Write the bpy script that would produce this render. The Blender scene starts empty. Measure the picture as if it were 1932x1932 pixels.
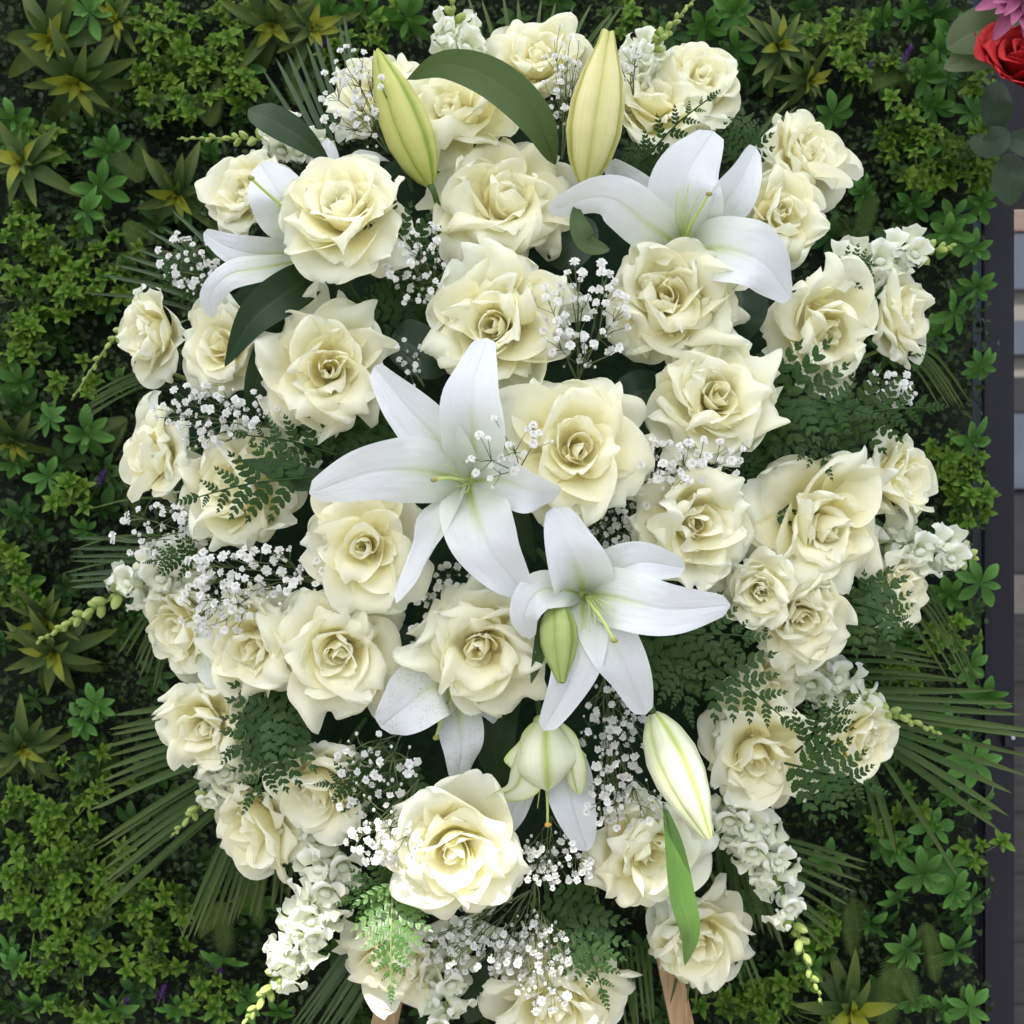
import bpy, math, random
import numpy as np
from mathutils import Vector, Matrix, Quaternion

# ------------------------------------------------------------------ camera, light, exposure
SC = bpy.context.scene
COL = SC.collection
D = 1.25            # camera to the front plane of the spray (m)
Z0 = 1.30           # camera height above the pavement
PXW = 1932.0        # picture width used for measuring

cam_data = bpy.data.cameras.new('camera')
cam = bpy.data.objects.new('camera', cam_data)
COL.objects.link(cam)
cam.location = (0, -D, Z0)
cam.rotation_euler = (math.radians(90), 0, 0)
cam_data.sensor_width = 36.0
cam_data.lens = 36.0 * D / 1.0
cam_data.clip_start = 0.02
cam_data.clip_end = 200
cam_data.dof.use_dof = True
cam_data.dof.focus_distance = D - 0.01
cam_data.dof.aperture_fstop = 9.0
SC.camera = cam

SUN_DIR = Vector((-0.16, -0.56, 0.81)).normalized()     # towards the sun
world = bpy.data.worlds.new('World')
SC.world = world
world.use_nodes = True
wn = world.node_tree
wn.nodes.clear()
w_out = wn.nodes.new('ShaderNodeOutputWorld')
w_bg = wn.nodes.new('ShaderNodeBackground')
w_sky = wn.nodes.new('ShaderNodeTexSky')
w_sky.sky_type = 'NISHITA'
w_sky.sun_disc = False
w_sky.sun_elevation = math.asin(SUN_DIR.z)
w_sky.sun_rotation = math.atan2(SUN_DIR.x, SUN_DIR.y)
w_sky.air_density = 1.0
w_sky.dust_density = 3.0
w_bg.inputs['Strength'].default_value = 0.12
wn.links.new(w_sky.outputs[0], w_bg.inputs['Color'])
wn.links.new(w_bg.outputs[0], w_out.inputs['Surface'])

sun_data = bpy.data.lights.new('sun', 'SUN')
sun_data.energy = 3.0
sun_data.angle = math.radians(0.9)
sun_data.color = (1.0, 0.95, 0.86)
sun = bpy.data.objects.new('sun', sun_data)
COL.objects.link(sun)
sun.location = (0, -2, 5)
sun.rotation_euler = (-SUN_DIR).to_track_quat('-Z', 'Y').to_euler()

SC.view_settings.view_transform = 'Standard'
SC.view_settings.look = 'None'
SC.view_settings.gamma = 1.0
SC.view_settings.exposure = 1.34
SC.view_settings.use_curve_mapping = False
SC.render.engine = 'CYCLES'
SC.cycles.use_denoising = True
SC.cycles.max_bounces = 12
SC.cycles.diffuse_bounces = 10
SC.cycles.glossy_bounces = 2
SC.cycles.transmission_bounces = 10
SC.cycles.use_adaptive_sampling = True
SC.cycles.adaptive_threshold = 0.05
SC.cycles.sample_clamp_indirect = 6.0

# ------------------------------------------------------------------ helpers
def P(px, py, y=0.0):
    """picture pixel (1932 wide) at depth y -> world point"""
    k = (D + y) / D / PXW
    return np.array([(px - 966) * k, y, Z0 + (966 - py) * k])

def SZ(px, y=0.0):
    return px / PXW * (D + y) / D

def dome(px, py):
    r2 = ((px - 960) ** 2 + (py - 960) ** 2) / PXW ** 2
    return -0.035 + 0.20 * r2 / 0.2025

def unit(v):
    v = np.asarray(v, float)
    n = np.linalg.norm(v)
    return v / (n if n > 1e-9 else 1)

def thing(name, label, cat, loc=(0, 0, 0), quat=None, group=None):
    o = bpy.data.objects.new(name, None)
    o.empty_display_size = 0.02
    COL.objects.link(o)
    o.location = tuple(loc)
    if quat is not None:
        o.rotation_mode = 'QUATERNION'
        o.rotation_quaternion = quat
    o['label'] = label
    o['category'] = cat
    if group:
        o['group'] = group
    return o

def obj(name, me, parent=None, mtx=None, color=None):
    o = bpy.data.objects.new(name, me)
    COL.objects.link(o)
    if parent is not None:
        o.parent = parent
    if mtx is not None:
        o.matrix_local = mtx
    if color is not None:
        o.color = color
    return o

def tag(o, label=None, cat=None, group=None, kind=None):
    if label: o['label'] = label
    if cat: o['category'] = cat
    if group: o['group'] = group
    if kind: o['kind'] = kind
    return o

def mesh_np(name, V, F, mat, uv=None, smooth=True):
    """V (n,3) array, F (m,k) int array of one face size, uv (n,2) per vertex"""
    me = bpy.data.meshes.new(name)
    n, m, k = len(V), len(F), F.shape[1]
    me.vertices.add(n)
    me.vertices.foreach_set('co', np.ascontiguousarray(V, np.float32).ravel())
    me.loops.add(m * k)
    me.loops.foreach_set('vertex_index', np.ascontiguousarray(F, np.int32).ravel())
    me.polygons.add(m)
    me.polygons.foreach_set('loop_start', np.arange(0, m * k, k, dtype=np.int32))
    if uv is not None:
        l = me.uv_layers.new(name='UVMap')
        l.data.foreach_set('uv', np.ascontiguousarray(uv[F.ravel()], np.float32).ravel())
    me.update(calc_edges=True)
    if smooth:
        me.polygons.foreach_set('use_smooth', np.ones(m, bool))
    if mat: me.materials.append(mat)
    return me

_gf = {}
def grid_faces(a, b):
    if (a, b) not in _gf:
        i = np.arange(a - 1)[:, None] * b + np.arange(b - 1)[None, :]
        _gf[(a, b)] = np.stack([i, i + 1, i + b + 1, i + b], -1).reshape(-1, 4)
    return _gf[(a, b)]

def grid_mesh(name, G, mat, uvs=None):
    a, b = G.shape[:2]
    vv, uu = np.meshgrid(np.linspace(0, 1, a), np.linspace(0, 1, b), indexing='ij')
    uv = np.stack([uu.ravel(), vv.ravel()], -1)
    return mesh_np(name, G.reshape(-1, 3), grid_faces(a, b), mat, uv)

class MB:
    """collects polygons of mixed size into ONE mesh"""
    def __init__(s):
        s.v = []; s.f = []; s.u = []
    def add(s, V, F, uv=None):
        o = len(s.v)
        s.v.extend(map(tuple, V))
        s.f.extend(tuple(int(i) + o for i in f) for f in F)
        s.u.extend(map(tuple, uv) if uv is not None else [(0.5, 0.5)] * len(V))
    def grid(s, G):
        a, b = G.shape[:2]
        vv, uu = np.meshgrid(np.linspace(0, 1, a), np.linspace(0, 1, b), indexing='ij')
        s.add(G.reshape(-1, 3), grid_faces(a, b), np.stack([uu.ravel(), vv.ravel()], -1))
    def tube(s, pts, r0, r1, k=5):
        pts = np.asarray(pts, float)
        n = len(pts)
        T = np.gradient(pts, axis=0)
        rr = np.linspace(r0, r1, n)
        V = []
        ref = np.array([0.31, 0.62, 0.72])
        for i in range(n):
            t = unit(T[i]); a = unit(np.cross(t, ref)); b = np.cross(t, a)
            for j in range(k):
                an = 2 * math.pi * j / k
                V.append(pts[i] + rr[i] * (math.cos(an) * a + math.sin(an) * b))
        F = [(i * k + j, i * k + (j + 1) % k, (i + 1) * k + (j + 1) % k, (i + 1) * k + j) for i in range(n - 1) for j in range(k)]
        F.append(tuple(range(k))[::-1]); F.append(tuple((n - 1) * k + j for j in range(k)))
        uv = [(j / k, i / (n - 1)) for i in range(n) for j in range(k)]
        s.add(V, F, uv)
    def box(s, c, h):
        c = np.asarray(c, float); h = np.asarray(h, float)
        V = [c + h * np.array(q) for q in [(-1,-1,-1),(1,-1,-1),(1,1,-1),(-1,1,-1),(-1,-1,1),(1,-1,1),(1,1,1),(-1,1,1)]]
        s.add(V, [(0,3,2,1),(4,5,6,7),(0,1,5,4),(1,2,6,5),(2,3,7,6),(3,0,4,7)])
    def mesh(s, name, mat, smooth=True):
        me = bpy.data.meshes.new(name)
        me.from_pydata(s.v, [], s.f)
        l = me.uv_layers.new(name='UVMap')
        idx = np.empty(len(me.loops), np.int32); me.loops.foreach_get('vertex_index', idx)
        l.data.foreach_set('uv', np.asarray(s.u, np.float32)[idx].ravel())
        if smooth: me.polygons.foreach_set('use_smooth', np.ones(len(me.polygons), bool))
        me.materials.append(mat)
        return me

def catmull(pts, n):
    pts = np.asarray(pts, float)
    m = len(pts)
    if m == 2:
        t = np.linspace(0, 1, n)[:, None]
        return pts[0] * (1 - t) + pts[1] * t
    Q = np.vstack([2 * pts[0] - pts[1], pts, 2 * pts[-1] - pts[-2]])
    out = []
    for t in np.linspace(0, m - 1, n):
        i = min(int(t), m - 2); f = t - i
        p0, p1, p2, p3 = Q[i:i + 4]
        out.append(0.5 * (2 * p1 + (p2 - p0) * f + (2 * p0 - 5 * p1 + 4 * p2 - p3) * f * f + (3 * p1 - p0 - 3 * p2 + p3) * f ** 3))
    return np.array(out)

def ribbon(path, w, nu=7, hint=(0, -1, 0), fold=0.0, cup=0.0, roll=0.0, wave=0.0, freq=3.0, ph=0.0, flare=0.0):
    """a leaf-like sheet along path: w = half width per sample; cup / fold lift the edges along the normal"""
    n = len(path)
    T = np.gradient(path, axis=0)
    T /= np.linalg.norm(T, axis=1)[:, None] + 1e-12
    hint = np.broadcast_to(np.asarray(hint, float), (n, 3))
    S = np.cross(T, hint); S /= np.linalg.norm(S, axis=1)[:, None] + 1e-12
    N = np.cross(S, T)
    roll = np.broadcast_to(np.asarray(roll, float), (n,))[:, None]
    S2 = S * np.cos(roll) + N * np.sin(roll)
    N2 = -S * np.sin(roll) + N * np.cos(roll)
    u = np.linspace(-1, 1, nu)
    v = np.linspace(0, 1, n)
    w = np.broadcast_to(np.asarray(w, float), (n,))[:, None]
    cup = np.broadcast_to(np.asarray(cup, float), (n,))[:, None]
    au = np.abs(u)[None, :]
    lift = w * (cup * u[None, :] ** 2 + fold * au - flare * np.clip(au - 0.55, 0, 1) ** 2)
    if wave:
        lift = lift + wave * w.max() * au ** 2 * (np.sin(freq * 6.283 * v[:, None] + ph + np.where(u > 0, 1.7, 0)[None, :]) * 0.7
                                                + 0.3 * np.sin(freq * 11.7 * v[:, None] + 2.1 * ph + u[None, :] * 2)) * np.sin(np.pi * np.clip(v, 0.02, 1))[:, None] ** 0.5
    return path[:, None, :] + S2[:, None, :] * (u[None, :] * w)[..., None] + N2[:, None, :] * lift[..., None]

def frame_mtx(x, z, loc, s=1.0):
    """matrix with local X along x and local Z near z"""
    x = unit(x); z = np.asarray(z, float)
    yv = unit(np.cross(z, x)); zz = np.cross(x, yv)
    M = Matrix(((x[0] * s, yv[0] * s, zz[0] * s, loc[0]), (x[1] * s, yv[1] * s, zz[1] * s, loc[1]), (x[2] * s, yv[2] * s, zz[2] * s, loc[2]), (0, 0, 0, 1)))
    return M

# ------------------------------------------------------------------ materials
def new_mat(name):
    m = bpy.data.materials.new(name)
    m.use_nodes = True
    nt = m.node_tree
    nt.nodes.clear()
    return m, nt

def nd(nt, kind, **kw):
    n = nt.nodes.new('ShaderNode' + kind)
    for k, v in kw.items():
        if k.startswith('i_'):
            key = k[2:].replace('_', ' ')
            n.inputs[key].default_value = v
        else:
            setattr(n, k, v)
    return n

def math_n(nt, op, a, b=None, clamp=False):
    n = nt.nodes.new('ShaderNodeMath'); n.operation = op; n.use_clamp = clamp
    for i, q in enumerate((a, b)):
        if q is None: continue
        if isinstance(q, (int, float)): n.inputs[i].default_value = q
        else: nt.links.new(q, n.inputs[i])
    return n.outputs[0]

def mixc(nt, f, a, b, mode='MIX'):
    n = nt.nodes.new('ShaderNodeMix'); n.data_type = 'RGBA'; n.blend_type = mode
    for sock, q in ((n.inputs[0], f), (n.inputs[6], a), (n.inputs[7], b)):
        if isinstance(q, (int, float)): sock.default_value = q
        elif isinstance(q, tuple): sock.default_value = (*q[:3], 1)
        else: nt.links.new(q, sock)
    return n.outputs[2]

def ramp(nt, f, stops):
    n = nt.nodes.new('ShaderNodeValToRGB')
    e = n.color_ramp.elements
    while len(e) < len(stops): e.new(0.5)
    for q, (p, c) in zip(e, stops):
        q.position = p; q.color = (*c, 1)
    nt.links.new(f, n.inputs[0])
    return n.outputs[0]

def noise_n(nt, scale, detail=3, vec=None, rough=0.5):
    n = nd(nt, 'TexNoise'); n.inputs['Scale'].default_value = scale; n.inputs['Detail'].default_value = detail; n.inputs['Roughness'].default_value = rough
    if vec is not None: nt.links.new(vec, n.inputs['Vector'])
    return n.outputs[0]

def finish(nt, col, rough=0.5, spec=0.4, trans=0.0, tcol=None, bump=None, bs=0.1, bd=0.001, sheen=0.0):
    out = nd(nt, 'OutputMaterial')
    p = nd(nt, 'BsdfPrincipled')
    p.inputs['Roughness'].default_value = rough
    p.inputs['Specular IOR Level'].default_value = spec
    if isinstance(col, tuple): p.inputs['Base Color'].default_value = (*col, 1)
    else: nt.links.new(col, p.inputs['Base Color'])
    b = None
    if bump is not None:
        b = nd(nt, 'Bump'); b.inputs['Strength'].default_value = bs; b.inputs['Distance'].default_value = bd
        nt.links.new(bump, b.inputs['Height']); nt.links.new(b.outputs[0], p.inputs['Normal'])
    if trans > 0:
        t = nd(nt, 'BsdfTranslucent')
        tc = tcol if tcol is not None else col
        if isinstance(tc, tuple): t.inputs['Color'].default_value = (*tc, 1)
        else: nt.links.new(tc, t.inputs['Color'])
        if b is not None: nt.links.new(b.outputs[0], t.inputs['Normal'])
        mx = nd(nt, 'MixShader'); mx.inputs[0].default_value = trans
        nt.links.new(p.outputs[0], mx.inputs[1]); nt.links.new(t.outputs[0], mx.inputs[2])
        nt.links.new(mx.outputs[0], out.inputs['Surface'])
    else:
        nt.links.new(p.outputs[0], out.inputs['Surface'])

def uv_of(nt):
    u = nd(nt, 'UVMap'); s = nd(nt, 'SeparateXYZ'); nt.links.new(u.outputs[0], s.inputs[0])
    return u.outputs[0], s.outputs[0], s.outputs[1]

def petal_mat(name, base, mid, edge, outer, trans=0.32, veins=0.06, rough=0.55):
    """petal: pigment runs from the claw (uv v=0) to the rim; object colour r = how far out in the bloom, g = random"""
    m, nt = new_mat(name)
    uv, u, v = uv_of(nt)
    oi = nd(nt, 'ObjectInfo'); sc = nd(nt, 'SeparateColor'); nt.links.new(oi.outputs['Color'], sc.inputs[0])
    n1 = noise_n(nt, 3.0, 1, uv)
    vv = math_n(nt, 'ADD', v, math_n(nt, 'MULTIPLY', math_n(nt, 'SUBTRACT', n1, 0.5), 0.25))
    c = ramp(nt, vv, [(0.0, base), (0.34, base), (0.66, mid), (0.95, edge)])
    co = mixc(nt, math_n(nt, 'MULTIPLY', sc.outputs[0], 0.9), c, mixc(nt, vv, base, outer))
    co = mixc(nt, math_n(nt, 'MULTIPLY', sc.outputs[1], 0.35), co, mid)
    # fine veins fanning from the claw
    mp = nd(nt, 'Mapping'); mp.inputs['Scale'].default_value = (26, 1.6, 1); nt.links.new(uv, mp.inputs['Vector'])
    nv = noise_n(nt, 1.0, 2, mp.outputs[0], 0.6)
    co2 = mixc(nt, math_n(nt, 'MULTIPLY', nv, veins), co, (base[0] * 0.8, base[1] * 0.86, base[2] * 0.6))
    # a little browning freckle here and there
    sp = noise_n(nt, 40, 0, uv)
    spm = math_n(nt, 'MULTIPLY', math_n(nt, 'GREATER_THAN', sp, 0.80), 0.14)
    co2 = mixc(nt, spm, co2, (0.45, 0.33, 0.14))
    finish(nt, co2, rough, 0.25, trans, co2, nv, 0.18, 0.0012)
    return m

def leaf_mat(name, c1, c2, rib=None, trans=0.18, rough=0.48, spec=0.28, veinscale=18, tip=None, ribw=0.05, bs=0.3):
    m, nt = new_mat(name)
    uv, u, v = uv_of(nt)
    oi = nd(nt, 'ObjectInfo')
    geo = nd(nt, 'NewGeometry')
    f = math_n(nt, 'ADD', math_n(nt, 'MULTIPLY', oi.outputs['Random'], 0.5), math_n(nt, 'MULTIPLY', geo.outputs['Random Per Island'], 0.6), True)
    c = mixc(nt, f, c1, c2)
    if tip is not None:
        tf = math_n(nt, 'MULTIPLY', math_n(nt, 'POWER', v, 2.5), 0.9, True)
        c = mixc(nt, tf, c, tip)
    au = math_n(nt, 'ABSOLUTE', math_n(nt, 'SUBTRACT', u, 0.5))
    ribf = math_n(nt, 'SUBTRACT', 1.0, math_n(nt, 'DIVIDE', au, ribw), True)
    if rib is not None:
        c = mixc(nt, math_n(nt, 'MULTIPLY', ribf, 0.7), c, rib)
    mp = nd(nt, 'Mapping'); mp.inputs['Scale'].default_value = (veinscale, 1.2, 1); nt.links.new(uv, mp.inputs['Vector'])
    nv = noise_n(nt, 1.0, 1, mp.outputs[0])
    finish(nt, c, rough, spec, trans, mixc(nt, 0.5, c, (c2[0] * 2, c2[1] * 2.2, c2[2])), math_n(nt, 'SUBTRACT', nv, math_n(nt, 'MULTIPLY', ribf, 0.8)), bs, 0.001)
    return m

M = {}
M['rose'] = petal_mat('rose_petal', (0.965, 0.915, 0.62), (0.96, 0.94, 0.745), (0.955, 0.95, 0.83), (0.90, 0.945, 0.87), 0.45)
M['red'] = petal_mat('red_petal', (0.30, 0.01, 0.02), (0.45, 0.015, 0.02), (0.55, 0.03, 0.03), (0.50, 0.02, 0.02), 0.12)
M['mauve'] = petal_mat('mauve_petal', (0.30, 0.06, 0.16), (0.42, 0.12, 0.26), (0.52, 0.22, 0.36), (0.45, 0.14, 0.28), 0.15)
M['snap'] = petal_mat('snapdragon_petal', (0.80, 0.83, 0.60), (0.86, 0.88, 0.81), (0.88, 0.89, 0.88), (0.87, 0.88, 0.85), 0.38, 0.03)
M['snapbud'] = leaf_mat('snapdragon_bud', (0.22, 0.31, 0.07), (0.36, 0.44, 0.13), None, 0.25, 0.6, 0.15, 10, (0.50, 0.55, 0.25))
M['snapstem'] = leaf_mat('snapdragon_stem', (0.14, 0.22, 0.05), (0.22, 0.31, 0.09), None, 0.1)
M['stem'] = leaf_mat('rose_stem', (0.035, 0.075, 0.02), (0.06, 0.11, 0.03), None, 0.0)
M['sepal'] = leaf_mat('rose_sepal', (0.08, 0.15, 0.05), (0.12, 0.2, 0.07), None, 0.1)
M['fern'] = leaf_mat('fern_green', (0.012, 0.036, 0.008), (0.036, 0.080, 0.018), (0.05, 0.09, 0.025), 0.15, 0.5, 0.2, 14)
M['fernsunlit'] = leaf_mat('fern_sunlit_green', (0.035, 0.105, 0.018), (0.075, 0.18, 0.03), (0.10, 0.17, 0.04), 0.2, 0.38, 0.5, 14)  # brighter copy of the fern green, sunlight put into its colour
M['palm'] = leaf_mat('palm_green', (0.022, 0.056, 0.012), (0.052, 0.100, 0.024), (0.08, 0.13, 0.04), 0.15, 0.5, 0.2, 22, (0.10, 0.13, 0.04))
M['palmgrey'] = leaf_mat('palm_grey_green', (0.038, 0.070, 0.032), (0.07, 0.11, 0.048), (0.09, 0.13, 0.06), 0.12, 0.45, 0.25, 22)
M['lilyleaf'] = leaf_mat('lily_leaf', (0.012, 0.030, 0.012), (0.026, 0.052, 0.019), (0.045, 0.075, 0.03), 0.12, 0.4, 0.22, 30)
M['lilyleaf2'] = leaf_mat('lily_leaf_underside', (0.050, 0.090, 0.030), (0.085, 0.130, 0.045), (0.10, 0.15, 0.06), 0.15, 0.5, 0.2, 34)
M['leaffresh'] = leaf_mat('lily_leaf_fresh', (0.08, 0.18, 0.03), (0.13, 0.26, 0.06), (0.2, 0.3, 0.1), 0.3, 0.35, 0.5, 34)
M['roseleaf'] = leaf_mat('rose_leaf', (0.010, 0.028, 0.014), (0.022, 0.048, 0.024), (0.06, 0.09, 0.05), 0.1, 0.45, 0.4, 9)
M['schef'] = leaf_mat('umbrella_leaf', (0.010, 0.046, 0.007), (0.058, 0.160, 0.022), (0.04, 0.11, 0.02), 0.18, 0.42, 0.15, 6, (0.12, 0.29, 0.065), 0.06)
M['schefshaded'] = leaf_mat('umbrella_leaf_shaded', (0.007, 0.028, 0.006), (0.030, 0.082, 0.015), (0.04, 0.09, 0.02), 0.15, 0.42, 0.15, 6, (0.06, 0.13, 0.03), 0.06)  # darker copy of the umbrella leaf, shade of the deeper layer put into its colour
M['star'] = leaf_mat('star_leaf', (0.018, 0.066, 0.006), (0.088, 0.180, 0.018), None, 0.2, 0.42, 0.15, 6, (0.17, 0.27, 0.03))
M['starold'] = leaf_mat('star_leaf_dark', (0.014, 0.042, 0.006), (0.04, 0.082, 0.012), None, 0.15, 0.45, 0.15, 6)
M['brom'] = leaf_mat('strap_leaf', (0.020, 0.046, 0.014), (0.050, 0.092, 0.024), None, 0.12, 0.42, 0.15, 16, (0.13, 0.16, 0.03))
M['bromy'] = leaf_mat('strap_leaf_yellow', (0.17, 0.20, 0.015), (0.28, 0.29, 0.03), None, 0.15, 0.4, 0.15, 16, (0.07, 0.12, 0.03))
M['hedgefern'] = leaf_mat('plastic_fern', (0.035, 0.07, 0.012), (0.075, 0.115, 0.022), None, 0.15, 0.45, 0.15, 10)
M['box'] = leaf_mat('boxwood_leaf', (0.006, 0.016, 0.005), (0.058, 0.094, 0.030), None, 0.06, 0.45, 0.15, 6)
M['purple'] = leaf_mat('purple_floret', (0.06, 0.012, 0.14), (0.11, 0.03, 0.22), None, 0.1)
M['gyp'] = petal_mat('tiny_white_petal', (0.72, 0.74, 0.66), (0.82, 0.82, 0.80), (0.85, 0.85, 0.85), (0.84, 0.84, 0.84), 0.3, 0.02)
M['gypstem'] = leaf_mat('wiry_stem', (0.09, 0.13, 0.05), (0.15, 0.18, 0.08), None, 0.0)
M['paleleaf'] = leaf_mat('pale_serrated_leaf', (0.085, 0.12, 0.06), (0.13, 0.17, 0.085), (0.17, 0.2, 0.11), 0.1, 0.6, 0.25, 8, None, 0.03, 0.5)
M['darkleaf'] = leaf_mat('dark_cloth_leaf', (0.02, 0.04, 0.022), (0.035, 0.06, 0.03), (0.05, 0.07, 0.04), 0.06, 0.6, 0.25, 8, None, 0.03, 0.5)

def lily_mat(name='lily_petal', speck=0.0):
    m, nt = new_mat(name)
    uv, u, v = uv_of(nt)
    au = math_n(nt, 'ABSOLUTE', math_n(nt, 'SUBTRACT', u, 0.5))
    rib = math_n(nt, 'SUBTRACT', 1.0, math_n(nt, 'DIVIDE', au, 0.11), True)
    vf = math_n(nt, 'SUBTRACT', 1.0, math_n(nt, 'DIVIDE', v, 0.60), True)
    g = math_n(nt, 'MULTIPLY', math_n(nt, 'POWER', vf, 0.9), math_n(nt, 'ADD', math_n(nt, 'MULTIPLY', rib, 0.85), 0.30), True)
    n1 = noise_n(nt, 4, 3, uv)
    c = mixc(nt, n1, (0.725, 0.76, 0.81), (0.765, 0.785, 0.815))
    c = mixc(nt, g, c, (0.46, 0.57, 0.08))
    mp = nd(nt, 'Mapping'); mp.inputs['Scale'].default_value = (34, 0.8, 1); nt.links.new(uv, mp.inputs['Vector'])
    nv = noise_n(nt, 1.0, 2, mp.outputs[0], 0.6)
    c = mixc(nt, math_n(nt, 'MULTIPLY', nv, 0.09), c, (0.62, 0.68, 0.48))
    c = mixc(nt, math_n(nt, 'MULTIPLY', math_n(nt, 'SUBTRACT', 1.0, math_n(nt, 'DIVIDE', au, 0.02), True), 0.22), c, (0.62, 0.66, 0.5))
    if speck:
        tcs = nd(nt, 'TexCoord'); sp = noise_n(nt, 900, 0, tcs.outputs['Object']); big = noise_n(nt, 70, 1, tcs.outputs['Object'])
        sf = math_n(nt, 'MULTIPLY', math_n(nt, 'GREATER_THAN', sp, 0.66), math_n(nt, 'GREATER_THAN', big, 0.47))
        c = mixc(nt, math_n(nt, 'MULTIPLY', sf, speck), c, (0.32, 0.17, 0.08))
    ribn = math_n(nt, 'SUBTRACT', 1.0, math_n(nt, 'DIVIDE', au, 0.055), True)
    lowb = noise_n(nt, 5.0, 1, uv)
    h = math_n(nt, 'SUBTRACT', math_n(nt, 'ADD', math_n(nt, 'MULTIPLY', nv, 0.45), math_n(nt, 'MULTIPLY', lowb, 2.2)), math_n(nt, 'MULTIPLY', ribn, 1.1))
    finish(nt, c, 0.42, 0.35, 0.3, c, h, 0.42, 0.0018)
    return m
M['lily'] = lily_mat()
M['lilyspeck'] = lily_mat('lily_petal_speckled', 0.4)

def bud_mat(name, pale, green):
    m, nt = new_mat(name)
    uv, u, v = uv_of(nt)
    au = math_n(nt, 'ABSOLUTE', math_n(nt, 'SUBTRACT', u, 0.5))
    rib = math_n(nt, 'SUBTRACT', 1.0, math_n(nt, 'DIVIDE', au, 0.10), True)
    edge = math_n(nt, 'POWER', math_n(nt, 'MULTIPLY', au, 2.0), 6.0)
    mp = nd(nt, 'Mapping'); mp.inputs['Scale'].default_value = (30, 1.0, 1); nt.links.new(uv, mp.inputs['Vector'])
    nv = noise_n(nt, 1.0, 2, mp.outputs[0], 0.65)
    ends = ramp(nt, v, [(0.0, (0.75,) * 3), (0.3, (0.25,) * 3), (0.75, (0.15,) * 3), (1.0, (0.75,) * 3)])
    f = math_n(nt, 'ADD', math_n(nt, 'MULTIPLY', rib, 0.75), math_n(nt, 'ADD', math_n(nt, 'MULTIPLY', nv, 0.35), math_n(nt, 'MULTIPLY', edge, 0.65)))
    f = math_n(nt, 'ADD', f, math_n(nt, 'MULTIPLY', ends, 0.45), True)
    c = mixc(nt, f, pale, green)
    finish(nt, c, 0.4, 0.4, 0.2, c, math_n(nt, 'ADD', nv, math_n(nt, 'MULTIPLY', rib, -1.2)), 0.35, 0.0015)
    return m
M['bud'] = bud_mat('lily_bud', (0.74, 0.72, 0.26), (0.25, 0.36, 0.03))
M['budpale'] = bud_mat('lily_bud_pale', (0.86, 0.80, 0.46), (0.42, 0.45, 0.06))
M['budgreen'] = bud_mat('lily_bud_green', (0.44, 0.52, 0.20), (0.20, 0.30, 0.05))
M['budwhite'] = bud_mat('lily_bud_white', (0.86, 0.86, 0.74), (0.42, 0.52, 0.12))
M['filament'] = leaf_mat('filament', (0.42, 0.52, 0.14), (0.55, 0.62, 0.25), None, 0.2)
M['stigma'] = leaf_mat('stigma', (0.22, 0.24, 0.06), (0.32, 0.30, 0.10), None, 0.0)
M['stigmaorange'] = leaf_mat('stigma_orange', (0.55, 0.28, 0.06), (0.6, 0.35, 0.1), None, 0.0)

def simple(name, c1, c2, scale, rough=0.7, spec=0.3, stretch=(1, 1, 1), bs=0.3, bd=0.002, metal=0):
    m, nt = new_mat(name)
    tc = nd(nt, 'TexCoord')
    mp = nd(nt, 'Mapping'); mp.inputs['Scale'].default_value = stretch; nt.links.new(tc.outputs['Object'], mp.inputs['Vector'])
    n1 = noise_n(nt, scale, 5, mp.outputs[0], 0.6)
    c = ramp(nt, n1, [(0.3, c1), (0.7, c2)])
    finish(nt, c, rough, spec, 0, None, n1, bs, bd)
    return m
M['paving'] = simple('paving_stone', (0.17, 0.165, 0.155), (0.25, 0.245, 0.23), 3.0, 0.85)
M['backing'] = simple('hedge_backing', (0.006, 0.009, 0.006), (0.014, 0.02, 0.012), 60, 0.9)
M['post'] = simple('dark_painted_steel', (0.011, 0.011, 0.016), (0.018, 0.018, 0.025), 6.0, 0.55, 0.2, (1, 1, 0.2), 0.08)
M['screw'] = simple('zinc_screw', (0.35, 0.35, 0.36), (0.5, 0.5, 0.5), 60, 0.4, 0.5)
M['wood'] = simple('pine_wood', (0.27, 0.165, 0.075), (0.50, 0.35, 0.195), 30, 0.6, 0.3, (7, 7, 0.3), 0.3, 0.001)
M['foam'] = simple('floral_foam', (0.010, 0.022, 0.012), (0.02, 0.038, 0.02), 90, 0.95, 0.1)
M['cream'] = simple('cream_render', (0.13, 0.125, 0.11), (0.17, 0.165, 0.145), 4)
M['brick'] = simple('brown_wood', (0.10, 0.07, 0.06), (0.15, 0.11, 0.09), 12, 0.7, 0.3, (1, 1, 6))
M['greyboard'] = simple('weathered_board', (0.04, 0.038, 0.037), (0.07, 0.066, 0.062), 14, 0.75, 0.3, (1, 1, 8))
M['bluegrey'] = simple('blue_grey_panel', (0.035, 0.042, 0.06), (0.06, 0.07, 0.095), 3)
M['dark'] = simple('dark_opening', (0.008, 0.008, 0.01), (0.016, 0.016, 0.018), 5)

def sun_blocker_mat():
    m, nt = new_mat('sun_blocker_cloth')
    tc = nd(nt, 'TexCoord')
    n1 = noise_n(nt, 40, 3, tc.outputs['Object'])
    finish(nt, mixc(nt, n1, (0.74, 0.74, 0.72), (0.80, 0.80, 0.78)), 0.8, 0.1, 0.80, (0.86, 0.87, 0.86))  # translucent, so the added cover also spreads soft light from above
    return m
M['sun_blocker'] = sun_blocker_mat()
# ------------------------------------------------------------------ setting
WALL = 0.40         # depth of the hedge panel's face
def struct(name, mb, mat, smooth=False):
    o = obj(name, mb.mesh(name, mat, smooth)); o['kind'] = 'structure'; return o

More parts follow.
